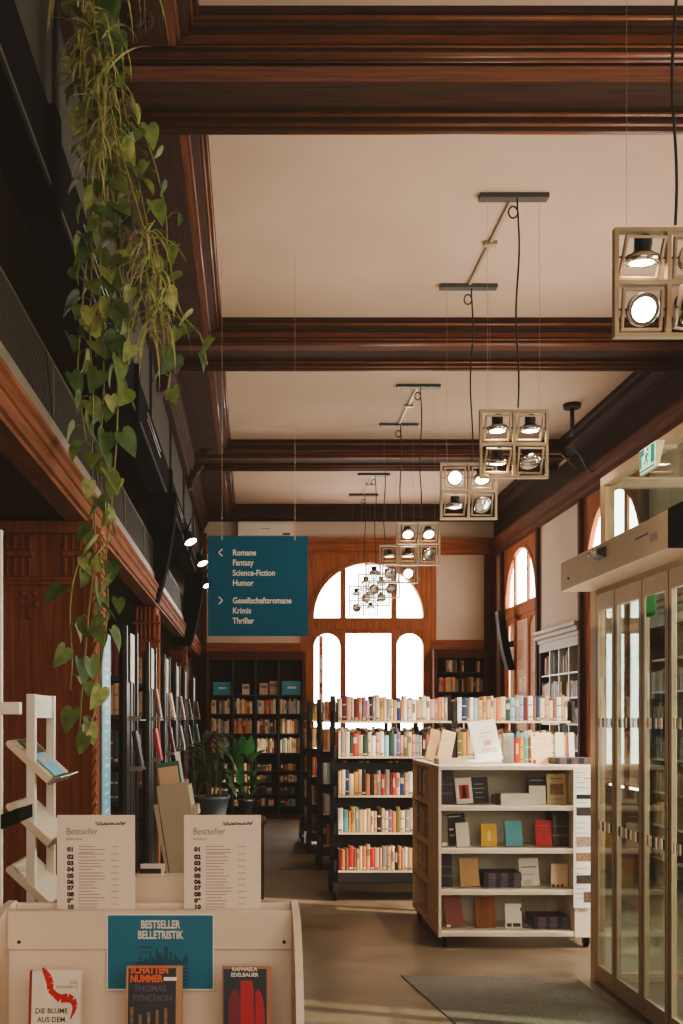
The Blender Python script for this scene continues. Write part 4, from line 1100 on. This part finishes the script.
MB().box(bx0, bx1, BY - .24, BY - .22, .02, .62).build('front_panel', CREAM, t)
def side_poly():
    pts = [(BY + .12, 0), (BY + .12, 1.07)]
    for k in range(7):
        a = k / 6 * PI / 2; pts.append((BY + .12 - .03 * k / 6, 1.07 + .012 * math.sin(a)))
    pts += [(BY - .02, 1.082), (BY - .08, 1.068), (BY - .14, 1.04), (BY - .19, 1.0), (BY - .23, .945), (BY - .26, .88), (BY - .29, .78), (BY - .29, 0)]
    return pts
for xa in (bx0 - .02, bx1):
    MB().prism(side_poly(), 'x', xa, xa + .02).build('side_panel', CREAM, t, .003)
for p in (20, 284):
    MB().lathe([(.005, 0), (.005, .002), (.0001, .003)], n=10, M=Matrix.Translation((X(p, BY), BY - .012, Z(942, BY - .012))) @ Matrix.Rotation(PI / 2, 4, 'X')).build('screw', INK, t)
# list sheets standing in the slot
YL = 2.80
for (p0, p1, sub, lab) in ((57, 135, 'Belletristik', 'white bestseller list sheet standing in the display slot beside the magazine rack'), (184, 261, 'Sachbuch', 'white bestseller list sheet standing in the display slot in front of the potted plants')):
    x0, x1 = X(p0, YL), X(p1, YL); w = x1 - x0; zt_ = Z(815, YL); z0 = 1.002
    s = thing('bestseller_sheet', lab, 'notice', (x0, YL, z0), 0, None)
    h_ = zt_ - z0
    MB().box(0, w, 0, .003, 0, h_).build('sheet', PAPER, s)
    lx = lambda p: (p - p0) * YL / F
    lz = lambda q: Z(q, YL) - z0
    mb = MB(); mb.text('Bestseller', lx(p0 + 9), -.0008, lz(831.5), .0265, 0, 'LEFT', 0, None, .86); mb.build('title', INKG, s)
    mb = MB(); mb.text(sub, lx(p0 + 9), -.0008, lz(839), .0105, 0, 'LEFT', 0); mb.build('subtitle', INKG, s)
    mb = MB()
    rows_ = [849.5, 857, 863.3, 869.5, 876, 882, 888, 894.4, 900.7, 907]
    for k, q in enumerate(rows_): mb.text('%02d' % (k + 1), lx(p0 + 10.3), -.0008, lz(q), .0165, 0, 'LEFT', .0011, None, 1.1)
    mb.build('rank_numbers', INK, s)
    mb = MB()
    for k, q in enumerate(rows_):
        for j in range(2 if k else 3):
            qq = q - 3 + j * 3
            L_ = rnd.uniform(14, 27); mb.box(lx(p0 + 21.5), lx(p0 + 21.5 + L_), -.0008, 0, lz(qq) - .0013, lz(qq) + .0013)
        mb.box(lx(p0 + 54), lx(p0 + 61.5), -.0008, 0, lz(q - 3) - .001, lz(q - 3) + .001)
    mb.build('list_lines', INKL, s)
    mb = MB(); n = 60; pts = []
    for k in range(n):
        u = k / (n - 1); pts.append((lx(p0 + 38.5 + 30 * u), -.001, lz(823.4) + .0036 * math.sin(u * 46) * (.6 + .4 * math.sin(u * 9)) + .001 * math.sin(u * 17)))
    mb.tube(pts, .0013, 4)
    mb.tube([(lx(p0 + 39), -.001, lz(825)), (lx(p0 + 55), -.001, lz(824.4)), (lx(p0 + 64), -.001, lz(824.2)), (lx(p0 + 69), -.001, lz(822))], .0009, 4)
    mb.build('script_logo', INK, s)
# white document tray on the rear panel
t = thing('document_tray', 'small white tray with a dark inside resting behind the two list sheets', 'tray', (X(137, 3.05), 3.05, Z(876, 3.06) + .001))
MB().box(0, .077, .0, .1, 0, .004).build('base', WHITE, t); MB().box(.004, .07, .03, .034, .004, .018).build('dark_inside', INK, t); MB().box(0, .077, .096, .1, .004, .024).build('rim', WHITE, t)
# teal poster
YP = BY - .014
t = thing('bestseller_poster', 'teal bestseller poster with white border on the cream display stand', 'poster', (X(107, YP), YP - .003, Z(990, YP)))
w = X(214, YP) - X(107, YP); h_ = Z(914, YP) - Z(990, YP)
MB().box(0, w, 0, .002, 0, h_).build('sheet', PAPERW, t)
MB().box(.003, w - .003, -.0008, 0, .004, h_ - .003).build('print', TEALP, t)
mb = MB()
for s_, f_ in (('BESTSELLER', .862), ('BELLETRISTIK', .725)): MB().text(s_, w / 2, -.0018, h_ * f_, .030, 0, 'CENTER', .0011, None, .69).build('lettering', LETTER, t)
mb = MB()
for k in range(26):
    a = .27 + k * .019; bh = rnd.uniform(.06, .26) * (1 - abs(k - 13) / 22)
    mb.box(w * a, w * (a + .013), -.0013, -.0006, h_ * .34, h_ * (.34 + bh))
for k in range(5): mb.box(w * .22, w * .76, -.0012, -.0006, h_ * (.28 - k * .05), h_ * (.295 - k * .05))
mb.box(w * .3, w * .42, -.0013, -.0006, h_ * .56, h_ * .575); mb.box(w * .3, w * .42, -.0013, -.0006, h_ * .5, h_ * .51)
mb.build('drawing', TEALD, t)
# three bestsellers on the ledge
def best(px0, px1, ptop, label, m, spine, lean, deco):
    Yb = 2.58; x0, x1 = X(px0, Yb), X(px1, Yb); w = x1 - x0; zb = .726; h = (Z(ptop, Yb) - zb) / math.cos(math.radians(lean))
    t = thing('bestseller_book', label, 'book', (x0, Yb, zb), 0, None, (math.radians(-lean), 0, 0))
    MB().box(0, w, 0, .0025, 0, h).build('front_cover', m, t, .001); MB().box(0, w, .024, .0265, 0, h).build('back_cover', m, t)
    MB().box(0, .003, .0025, .024, 0, h).build('spine', spine, t); MB().box(.003, w - .004, .0025, .024, .003, h - .004).build('pages', PAGES, t)
    deco(t, w, h)
    return t
def d1(t, w, h):
    mb = MB()
    def fz(q): return Z(q, 2.58) - .7215
    def fx(p): return X(p, 2.58) - X(30, 2.58)
    mb.prism([(0, 0), (fx(32.6), 0), (fx(32.6), h), (0, h)], 'y', -.0009, 0); mb.build('cover_edge', mat('dark red print', (140, 34, 32), .5, 0, .1, 9), t)
    c_ = [(43, 971.5, 2), (46, 976, 5), (49, 981, 7), (51, 987, 7), (51, 993, 6), (56, 998, 6), (62, 1002, 8), (69, 1001, 9), (74, 1003, 7), (76.5, 1009, 5), (75, 1015, 3), (72, 1022, 1)]
    mb = MB()
    for k in range(len(c_) - 1):
        (xa, qa, wa), (xb, qb, wb) = c_[k], c_[k + 1]
        d = Vector((xb - xa, -(qb - qa))).normalized(); nn = Vector((-d.y, d.x))
        P = lambda x, q, o: (fx(x + nn.x * o), fz(q - nn.y * o))
        mb.prism([P(xa, qa, -wa / 2), P(xb, qb, -wb / 2), P(xb, qb, wb / 2), P(xa, qa, wa / 2)], 'y', -.0012 - k * .00001, 0)
    mb.build('red_ribbon', cm('ribbon red', (186, 24, 30)), t)
    mb = MB(); mb.text('DIE BLUME', fx(53), -.0016, fz(1014), .0185, 0, 'CENTER', .0003, None, .95); mb.text('AUS DEM', fx(53), -.0016, fz(1022.5), .0185, 0, 'CENTER', .0003, None, .95); mb.build('title', mat('brown ink', (74, 60, 50), .7, 0, .05, 5), t)
    mb = MB(); mb.text('JOEL', fx(79), -.0016, fz(986), .010, 0, 'RIGHT', 0); mb.text('PROKOPETZ', fx(79), -.0016, fz(990.6), .010, 0, 'RIGHT', 0); mb.build('author_name', INKG, t)
def d2(t, w, h):
    DK = mat('night cover print', (34, 30, 36), .5, 0, .2, 20)
    MB().box(.006, w - .016, -.0008, 0, 0, h - .003).build('cover_print', DK, t)
    def fz(q): return Z(q, 2.58) - .7215
    mb = MB(); OR = cm('orange print', (214, 92, 40))
    M = Matrix.Rotation(math.radians(-5), 4, 'Y')
    mb.text('SCHATTEN', .011, -.0016, fz(974), .0245, 0, 'LEFT', .0012, None, .80); mb.text('NUMMER', .011, -.0016, fz(982.5), .0245, 0, 'LEFT', .0012, None, .82); mb.build('title', OR, t)
    mb = MB(); mb.text('THOMAS', .02, -.0016, fz(992), .022, 0, 'LEFT', .0006, None, .95); mb.text('PYNCHON', .018, -.0016, fz(1001.5), .022, 0, 'LEFT', .0006, None, .95); mb.build('author_name', mat('violet print', (84, 76, 96), .6, 0, .1, 6), t)
    MB().box(w - .048, w - .014, -.0016, 0, fz(984.2), fz(980.6)).build('sticker', PAPERW, t)
    mb = MB()
    for k in range(5): mb.box(.012 + k * .022, .02 + k * .022, -.0014, 0, 0, fz(1010 + (k * 7) % 9))
    mb.build('skyline', mat('lit windows print', (128, 98, 70), .6, 0, .5, 90), t)
def d3(t, w, h):
    MB().box(.003, w - .012, -.0008, 0, 0, h - .004).build('cover_print', mat('midnight print', (26, 28, 44), .5, 0, .1, 10), t)
    def fz(q): return Z(q, 2.58) - .7215
    def fx(p): return X(p, 2.58) - X(222.5, 2.58)
    mb = MB(); mb.text('RAPHAELA', fx(245), -.0016, fz(973), .0135, 0, 'CENTER', .0005); mb.text('EDELBAUER', fx(245), -.0016, fz(978.5), .0135, 0, 'CENTER', .0005); mb.build('author_name', LETTER, t)
    RD = cm('deep red print', (170, 22, 30)); RD2 = cm('dark crimson print', (112, 16, 26))
    MB().prism([(fx(241), 0), (fx(241), fz(984)), (fx(252.5), fz(984)), (fx(254), fz(994)), (fx(256), 0)], 'y', -.0013, 0).build('red_curtain', RD, t)
    MB().prism([(fx(228), 0), (fx(229), fz(1004)), (fx(233), fz(993)), (fx(238.5), fz(993.5)), (fx(240.5), fz(1004)), (fx(240.8), 0)], 'y', -.0012, 0).build('red_curtain', RD2, t)
    MB().prism([(fx(256), 0), (fx(256), fz(996)), (fx(259), fz(992)), (fx(263), fz(1000)), (fx(265), fz(1012)), (fx(266), 0)], 'y', -.0012, 0).build('red_curtain', RD, t)
best(27.5, 79.5, 973.5, 'white bestseller with a red ribbon curling over the cover, on the display ledge', cm('warm white cover', (222, 206, 188)), bmat('dark red'), 7, d1)
best(125, 181.5, 969.5, 'dark bestseller with orange title lettering below the teal poster', cm('kraft edge', (176, 132, 92)), bmat('tan'), 7, d2)
best(222, 271.5, 970, 'midnight blue bestseller with red curtain shapes, on the display ledge', cm('tan edge red', (168, 112, 80)), bmat('red'), 7, d3)

# ------------------------------------------------------------------ magazine rack beside the pier
t = thing('magazine_rack', 'white metal magazine rack with slanted ribbed trays beside the carved pier', 'rack', (-.745, 3.4, 0))
RW = mat('white powder coat', (226, 214, 198), .4, 0, .03, 5)
MB().box(-.016, .014, -.015, .015, .03, Z(694, 3.4)).build('upright', RW, t, .002); MB().box(-.010, .020, .285, .315, .03, Z(694, 3.4)).build('upright', RW, t, .002)
MB().box(.008, .013, .015, .285, Z(718, 3.5), Z(694.5, 3.4)).build('header_plate', RW, t)
MB().box(-.2, .2, -.03, .03, 0, .03).build('foot', RW, t, .004); MB().box(-.2, .2, .27, .33, 0, .03).build('foot', RW, t, .004)
TR = mat('ribbed tray', (214, 194, 168), .5, .1, .04, 6)
for k in range(4):
    zc = 1.455 - k * .213
    ang = math.radians(43)
    o = bpy.data.objects.new('tray', None); 
    mb = MB()
    # profile in local (u along slope, v normal), extruded along y
    pr = [(-.085, -.012)] + [(-.085 - .012 * math.sin(a), -.0 - .012 * math.cos(a)) for a in (0.6, 1.2, 1.8, 2.4)] + [(-.085, .012), (.1, .012), (.1, -.012)]
    ru = lambda u, v: (-.01 + u * math.cos(ang) + v * math.sin(ang), zc - u * math.sin(ang) + v * math.cos(ang))
    mb.prism([ru(u, v) for u, v in pr], 'y', -.02, .32)
    for j in range(14):
        u = -.08 + j * .0125
        mb.prism([ru(u, .0119), ru(u + .006, .0119), ru(u + .006, .0135), ru(u, .0135)], 'y', -.018, .318)
    o = mb.build('tray', TR, t)
    mb = MB(); mb.prism([ru(.1, -.012), ru(.108, -.012), ru(.112, .02), ru(.122, .035), ru(.118, .037), ru(.1, .02)], 'y', -.02, .32); mb.build('lip', PLATE, o)
ang = math.radians(43)
zc = 1.455
for (u0, u1, y0, y1, m, nm_, lb, dz) in ((-.01, .097, 3.43, 3.62, mat('blue brochure', (120, 186, 222), .5, 0, .15, 16), 'brochure', 'light blue brochure lying on the top tray of the magazine rack', .018), (-.082, -.015, 3.44, 3.66, mat('dark brochure', (84, 68, 58), .5, 0, .4, 25), 'brochure', 'brown and dark printed brochure above the blue one on the rack', .018)):
    ru = lambda u, v: (-.755 + u * math.cos(ang) + v * math.sin(ang), zc - u * math.sin(ang) + v * math.cos(ang))
    mb = MB(); mb.prism([ru(u0, .0165), ru(u1, .0165), ru(u1, .019), ru(u0, .019)], 'y', y0, y1)
    mb.prism([ru(u0 + .02, .019), ru(u0 + .05, .019), ru(u0 + .05, .0195), ru(u0 + .02, .0195)], 'y', y0 + .04, y1 - .08, 1)
    o = mb.build(nm_, [m, cm('pink print', (226, 170, 150))]); tag(o, lb, 'brochure', 'brochures on the magazine rack')
# second stand at the picture edge
t = thing('notice_stand', 'slim white stand with a short arm and a black tablet tray at the picture edge', 'stand', (X(-1, 2.9), 2.9, 0))
MB().box(-.012, .010, -.01, .01, .02, Z(530, 2.9)).build('post', RW, t, .002); MB().box(.01, X(21, 2.9) - X(-1, 2.9), -.015, .015, Z(714.5, 2.9), Z(702, 2.9)).build('arm', RW, t, .003)
MB().box(-.2, .03, -.12, .15, 0, .02).build('foot_plate', RW, t, .004)
MB().prism([(.01, Z(829, 2.9)), (X(20.5, 2.9) - X(-1, 2.9), Z(822, 2.9)), (X(20.5, 2.9) - X(-1, 2.9), Z(808.5, 2.9)), (.01, Z(814, 2.9))], 'y', -.02, .16).build('tablet_tray', BLACKM, t, .003)

# ------------------------------------------------------------------ tilted browsing box
YK = 4.6
t = thing('browsing_box', 'tilted grey cardboard browsing box on black legs behind the display stand', 'box stand', (X(187, YK), YK, .78), 0, None, (0, math.radians(-9), 0))
GC = mat('grey cream board', (168, 152, 126), .7, 0, .05, 4)
MB().box(-.062, .085, 0, .012, 0, .52).build('front_board', GC, t, .002)
MB().box(-.062, -.05, .012, .25, 0, .50).build('side_board', GC, t, .002); MB().box(.073, .085, .012, .25, 0, .50).build('side_board', GC, t, .002)
MB().box(-.05, .073, .238, .25, 0, .52).build('rear_board', GC, t); MB().box(-.05, .073, .012, .238, 0, .012).build('bottom_board', GC, t)
MB().prism([(-.075, .0), (-.066, .0), (-.066, .44), (-.085, .44)], 'y', -.02, .0).build('front_flap', GC, t, .002)
MB().box(.086, .11, .05, .2, .36, .40).build('side_label', mat('pale label', (180, 164, 140), .7, 0, .05, 4), t)
mb = MB()
for xx in (-.05, .07):
    for yy in (.02, .23): mb = MB().tube([(xx, yy, 0), (xx * 1.3, yy, -.775)], .009, 8); mb.build('leg', BLACK, t)
mb = None
for (x0, x1, y, h_, m, lb) in ((-.046, .045, .05, .60, mat('beige card', (196, 164, 128), .7, 0, .05, 5), 'beige album card sticking out of the browsing box'), (-.046, .05, .10, .62, cm('album green', (30, 92, 64)), 'dark green album behind the beige card in the browsing box'), (.035, .058, .15, .66, PAPERW, 'white folder sticking up highest in the browsing box')):
    o = MB().box(x0, x1, y, y + .006, .02, h_).build('album', m, None, 0, (X(187, YK), YK, .78), (0, math.radians(-9), 0)); tag(o, lb, 'album', None)

# ------------------------------------------------------------------ potted plants on a low table
t = thing('plant_table', 'low dark wooden table carrying two potted plants behind the display stand', 'table', (X(226, 9.0), 9.0, 0))
MB().box(-.32, .36, -.2, .2, .66, .70).build('tabletop', WDARK, t, .004)
for sx in (-.28, .32):
    for sy in (-.16, .16): MB().box(sx - .02, sx + .02, sy - .02, sy + .02, 0, .66).build('leg', WDARK, t)
def blade(mb, base, d, L, w, droop, curl=0, mi=0, n=8):
    """long curved leaf; d initial direction"""
    p = Vector(base); d = Vector(d).normalized(); side = d.cross(Vector((0, 0, 1)))
    if side.length < .1: side = Vector((1, 0, 0))
    side.normalize(); vs = []; fs = []
    for k in range(n + 1):
        q = k / n; ww = w * math.sin(PI * (.08 + .92 * q) ** .8) * .5 + .0006
        nrm = side.cross(d).normalized()
        vs += [tuple(p - side * ww + nrm * ww * .3), tuple(p), tuple(p + side * ww + nrm * ww * .3)]
        p = p + d * (L / n); d = (d + Vector((0, 0, -droop / n))).normalized()
    for k in range(n):
        b = k * 3; fs += [(b, b + 1, b + 4, b + 3), (b + 1, b + 2, b + 5, b + 4)]
    mb.add(vs, fs, mi, True)
LG1 = leafmat('dark glossy leaf', (56, 76, 42), (98, 116, 72)); LG2 = leafmat('fresh green leaf', (40, 104, 42), (66, 140, 60))
POTM = mat('grey blue pot', (92, 104, 106), .5, 0, .05, 6); POTD = mat('charcoal pot', (48, 46, 44), .5, 0, .05, 6); SOIL = mat('potting soil', (46, 34, 26), .95, 0, .3, 60)
def potted(name, label, x, y, z, r, h, pm):
    t = thing(name, label, 'potted plant', (x, y, z))
    MB().lathe([(r * .72, 0), (r * .78, .01), (r * .97, h * .85), (r * 1.05, h * .86), (r * 1.05, h), (r * .95, h), (r * .93, h * .88)], n=28).build('pot', pm, t)
    MB().lathe([(r * .93, h * .87), (.0001, h * .89)], n=28).build('soil', SOIL, t)
    return t
p1 = potted('potted_plant', 'potted plant with long dark drooping leaves in a grey-blue pot', X(212, 9.0), 9.0, .701, .155, .2, POTM)
mb = MB(); st = MB(); r2 = random.Random(3)
for s_ in range(5):
    a = s_ * 1.3; hx, hy = .05 * math.cos(a), .05 * math.sin(a); hh = .26 + .09 * s_
    st.tube([(hx, hy, .17), (hx * 1.6, hy * 1.6, .17 + hh * .5), (hx * 2.2, hy * 2.2, .17 + hh)], .008, 6)
    for k in range(11):
        aa = r2.uniform(0, 2 * PI); up = r2.uniform(.1, 1.3)
        blade(mb, (hx * 2, hy * 2, .17 + hh * r2.uniform(.45, 1)), (math.cos(aa), math.sin(aa), up), r2.uniform(.2, .34), r2.uniform(.045, .075), r2.uniform(1.6, 3.2))
mb.build('foliage', LG1, p1); st.build('stem', wood('green stem', (86, 80, 46), 'z'), p1)
p2 = potted('potted_plant', 'potted plant with upright paddle-shaped fresh green leaves in a dark pot', X(246, 9.0), 9.0, .701, .075, .17, POTD)
mb = MB(); st = MB()
for k, (dx, dz, L, w) in enumerate(((.03, .40, .22, .10), (.06, .36, .2, .14), (.07, .24, .19, .14), (.08, .13, .17, .12), (-.07, .3, .2, .08), (-.05, .16, .18, .08), (-.03, .44, .18, .08), (-.08, .42, .16, .07), (.07, .08, .15, .10))):
    st.tube([(0, 0, .14), (dx * .6, -.01, .14 + dz * .6), (dx, -.02, .14 + dz)], .005, 6)
    blade(mb, (dx, -.02, .14 + dz), (dx * (4.5 if dx > .04 else 1.2) + .02, -.15 + .04 * (k % 3), .5 if dx > .04 else .9), L, w, .9 + .3 * (k % 3))
mb.build('foliage', LG2, p2); st.build('stem', LG2, p2)

# ------------------------------------------------------------------ hanging plants from the gallery beam
YV = 4.1
def heart(mb, M, L, mi):
    n = 10; pts = []
    prof = [(0, .0), (.20, -.14), (.42, -.10), (.52, .12), (.48, .36), (.34, .62), (.16, .84), (0, 1.0)]
    vs = [(0, 0, 0)]; left = [(-x, y, abs(x) * .28 - .12 * y * y) for x, y in prof[1:-1]]; right = [(x, y, abs(x) * .28 - .12 * y * y) for x, y in prof[1:-1]]
    mid = [(0, y, -.12 * y * y) for y in (.0, .12, .36, .62, .84)] 
    tip = (0, 1.0, -.14)
    V = []
    V += right + [tip] + left[::-1] + [(0, 0, 0)]
    c = [(0, .3, -.01), (0, .65, -.05)]
    nr = len(right)
    vs = right + [tip] + left + [(0, 0, 0), (0, .3, -.01), (0, .65, -.05)]
    T = nr; Lf = nr + 1; B = 2 * nr + 1; C1 = B + 1; C2 = B + 2
    fs = []
    for o in (0, Lf):
        i = [o + k for k in range(nr)]
        q = [(B, i[0], i[1], C1), (C1, i[1], i[2]), (C1, i[2], i[3], C2), (C2, i[3], i[4]), (C2, i[4], i[5], T)]
        if o: q = [tuple(reversed(f_)) for f_ in q]
        fs += q
    mb.add([(x * L * .78, y * L, z * L) for x, y, z in vs], fs, mi, True, M)
PL = [leafmat('pothos leaf green', (82, 104, 48), (124, 140, 70), 25), leafmat('pothos leaf light', (120, 140, 66), (188, 188, 118), 30), leafmat('pothos leaf deep', (52, 82, 36), (86, 114, 50), 25)]
VINE = mat('vine stem', (128, 124, 62), .6, 0, .15, 20)
r3 = random.Random(11)
pz = thing('hanging_pothos', 'variegated pothos hanging in long vines from the gallery beam', 'hanging plant', (X(92, YV), YV, 4.60))
bx = X(92, YV)
MB().lathe([(.07, 0), (.10, .02), (.115, .16), (.12, .17), (.11, .17)], n=24).build('pot', POTD, pz)
MB().tube([(0, 0, .17), (-.08, 0, .24)], .006).build('hook', BLACK, pz)
def base_z(p): return p.z > -1.55
def vine(pts, dy, dens, Lr, seed, lo=0.0):
    rr_ = random.Random(seed)
    P = [Vector((X(p, YV + dy) - bx, dy, Z(q, YV + dy) - 4.60)) for p, q in pts]
    # resample smoothly
    out = []
    for i in range(len(P) - 1):
        p0 = P[max(i - 1, 0)]; p1_, p2_ = P[i], P[i + 1]; p3 = P[min(i + 2, len(P) - 1)]
        n = max(2, int((p2_ - p1_).length / .03))
        for k in range(n):
            u = k / n
            out.append(.5 * ((2 * p1_) + (p2_ - p0) * u + (2 * p0 - 5 * p1_ + 4 * p2_ - p3) * u * u + (3 * p1_ - p0 - 3 * p2_ + p3) * u ** 3))
    out.append(P[-1])
    mb = MB(); mb.tube([tuple(p) for p in out], .0042, 5)
    lf = MB(); acc = 0; side = 1; nxt = .01
    for i in range(1, len(out)):
        acc += (out[i] - out[i - 1]).length
        if acc >= nxt:
            acc = 0; nxt = dens * (.52 if base_z(out[i]) else .85) * rr_.uniform(.7, 1.3); side = -side
            base = out[i]
            az = rr_.uniform(-.7, .7) + (0 if side > 0 else PI)
            pet = Vector((math.cos(az) * .7, math.sin(az) * .5 - .45, rr_.uniform(-.1, .5))).normalized() * rr_.uniform(.02, .055)
            tip = base + pet
            mid = base + pet * .5 + Vector((0, 0, .012))
            mb.tube([tuple(base), tuple(mid), tuple(tip)], .002, 4)
            L = rr_.uniform(*Lr)
            # blade hangs down from the petiole tip, face roughly outwards
            yaw = rr_.uniform(-1.6, 1.6); pitch = rr_.uniform(-2.5, -1.45); roll = rr_.uniform(-.6, .6)
            M = Matrix.Translation(tip) @ Matrix.Rotation(yaw, 4, 'Z') @ Matrix.Rotation(roll, 4, 'Y') @ Matrix.Rotation(pitch, 4, 'X') @ Matrix.Scale(-1, 4, (0, 0, 1))
            heart(lf, M, L, rr_.choices([0, 1, 2], [5, 3, 3])[0])
    o = mb.build('vine', VINE, pz)
    lf.build('foliage', PL, o)
LR = (.065, .115)
vine([(88, -30), (80, 40), (88, 150), (92, 240), (90, 330), (93, 400), (92, 470), (95, 540), (88, 620), (82, 690), (79, 740)], -.02, .085, LR, 1)
vine([(100, -30), (108, 60), (112, 140), (120, 220), (122, 300), (118, 370), (117, 430), (112, 500), (106, 560), (109, 620)], -.06, .07, LR, 2)
vine([(97, -20), (116, 60), (128, 130), (140, 190), (152, 250), (158, 300)], -.05, .06, LR, 3)
vine([(98, -10), (122, 90), (150, 150), (165, 210), (168, 250), (180, 310), (200, 335), (207, 365)], .03, .10, (.06, .10), 4)
vine([(86, 20), (84, 120), (88, 230), (80, 330), (78, 380), (86, 440)], .02, .10, LR, 5)
vine([(95, 530), (76, 570), (70, 610), (72, 660), (70, 690)], .04, .12, LR, 6)
vine([(104, 40), (112, 150), (116, 250), (128, 310), (126, 360)], -.1, .07, LR, 7)
vine([(104, 555), (108, 600), (103, 650), (98, 690), (92, 720), (80, 742)], -.1, .10, LR, 8)
vine([(110, 30), (125, 180), (142, 270), (160, 320), (172, 350), (166, 400)], -.02, .08, (.06, .10), 9)
vine([(92, 10), (100, 90), (104, 180), (100, 280), (104, 380), (100, 450), (104, 520)], -.08, .085, LR, 10)
sp = thing('spider_plant', 'spider plant with pale narrow leaves drooping among the pothos vines', 'hanging plant', (X(92, 3.95), 3.95, 4.58))
SPM = leafmat('spider leaf', (138, 138, 76), (186, 178, 118), 30)
MB().lathe([(.05, 0), (.08, .02), (.09, .12), (.084, .12)], n=20).build('pot', POTD, sp)
MB().tube([(0, 0, .12), (-.1, .1, .2)], .005).build('hook', BLACK, sp)
mb = MB()
for k in range(26):
    a = r3.uniform(0, 2 * PI); blade(mb, (.05 * math.cos(a), .05 * math.sin(a), .1), (math.cos(a), math.sin(a) * .7, r3.uniform(-.2, .7)), r3.uniform(.25, .5), r3.uniform(.012, .02), r3.uniform(3, 7))
def tuft(p, q, n, L0, L1):
    for k in range(n):
        a = r3.uniform(0, 2 * PI)
        blade(mb, (X(p, 3.95) - X(92, 3.95) + r3.uniform(-.03, .03), r3.uniform(-.04, .04), Z(q, 3.95) - 4.58), (math.cos(a) * .6, math.sin(a) * .5, r3.uniform(-.9, .7)), r3.uniform(L0, L1), r3.uniform(.007, .015), r3.uniform(1, 5))
[tuft(r3.uniform(86, 114), q, 9, .10, .26) for q in range(20, 165, 9)]; [tuft(r3.uniform(145, 162), q, 8, .10, .24) for q in range(235, 335, 12)]
mb.build('foliage', SPM, sp)
MB().tube([(0, 0, .02), (X(95, 3.95) - X(92, 3.95), -.02, -.25), (X(118, 3.95) - X(92, 3.95), -.02, -.7), (X(150, 3.95) - X(92, 3.95), 0, Z(250, 3.95) - 4.58), (X(155, 3.95) - X(92, 3.95), 0, Z(285, 3.95) - 4.58)], .004, 5).build('runner', VINE, sp)

# the rest of the books: one mass
o = MASS.build('book', MATS_MASS); tag(o, 'many small book spines filling the farther shelves', 'books', None, 'stuff')
o.name = 'shelved_books'

# ------------------------------------------------------------------ light
W = bpy.data.worlds.new('sky'); S.world = W; W.use_nodes = True
nt = W.node_tree; bg = nt.nodes['Background']
bg.inputs[0].default_value = (1.0, 0.95, 0.88, 1); bg.inputs[1].default_value = 18.5
def area(name, loc, rot, sx, sy, power, col, portal=False):
    l = bpy.data.lights.new(name, 'AREA'); l.shape = 'RECTANGLE'; l.size = sx; l.size_y = sy; l.energy = power; l.color = col
    o = bpy.data.objects.new(name, l); COL.objects.link(o); o.location = loc; o.rotation_euler = rot
    if portal: l.cycles.is_portal = True
    return o
area('window portal', (WCX, YB + .2, 2.5), (-PI / 2, 0, 0), 2.0, 3.6, 1, (1, 1, 1), True)
for yc in (14.67, 10.93, 7.2, 3.8): area('window portal', (XR + .2, yc, 2.5), (0, PI / 2, 0), 3.6, 1.8, 1, (1, 1, 1), True)
area('rear fill', (0.9, -2.2, 2.9), (math.radians(86), 0, 0), 4.4, 3.0, 190, (1.0, 0.88, 0.74))  # added fill behind the camera; no windows stand there
area('ceiling fill', (1.6, 8.6, 2.15), (PI, 0, 0), 2.0, 12.0, 65, (1, .86, .70))  # added unseen fill that brightens the ceiling from mid-room
for (y, e, dy) in ((4.12, 40, .2), (6.54, 200, .38), (7.9, 90, .4), (10.27, 80, .0), (11.63, 70, 0)):
    l = bpy.data.lights.new('lamp beam', 'SPOT'); l.energy = e; l.color = (1, .86, .68); l.spot_size = 1.5; l.spot_blend = .8; l.shadow_soft_size = .06
    o = bpy.data.objects.new('lamp beam', l); COL.objects.link(o); o.location = (LX, y, 3.12); o.rotation_euler = Vector((0.05, dy, -1)).to_track_quat('-Z', 'Y').to_euler()
sun = bpy.data.lights.new('sun', 'SUN'); sun.energy = 10.0; sun.angle = 0.02; sun.color = (1, .88, .7)
so = bpy.data.objects.new('sun', sun); COL.objects.link(so)
d = Vector((-.75, .22, -.55)); so.rotation_euler = d.to_track_quat('-Z', 'Y').to_euler()

S.view_settings.view_transform = 'AgX'
S.view_settings.look = 'AgX - Medium High Contrast'
S.view_settings.exposure = -0.15
S.view_settings.use_curve_mapping = True
S.view_settings.curve_mapping.black_level = (-0.021, -0.0175, -0.0138)
S.view_settings.curve_mapping.update()
S.cycles.max_bounces = 8; S.cycles.diffuse_bounces = 5; S.cycles.transparent_max_bounces = 16
S.cycles.sample_clamp_indirect = 6.0
S.cycles.caustics_reflective = False; S.cycles.caustics_refractive = False
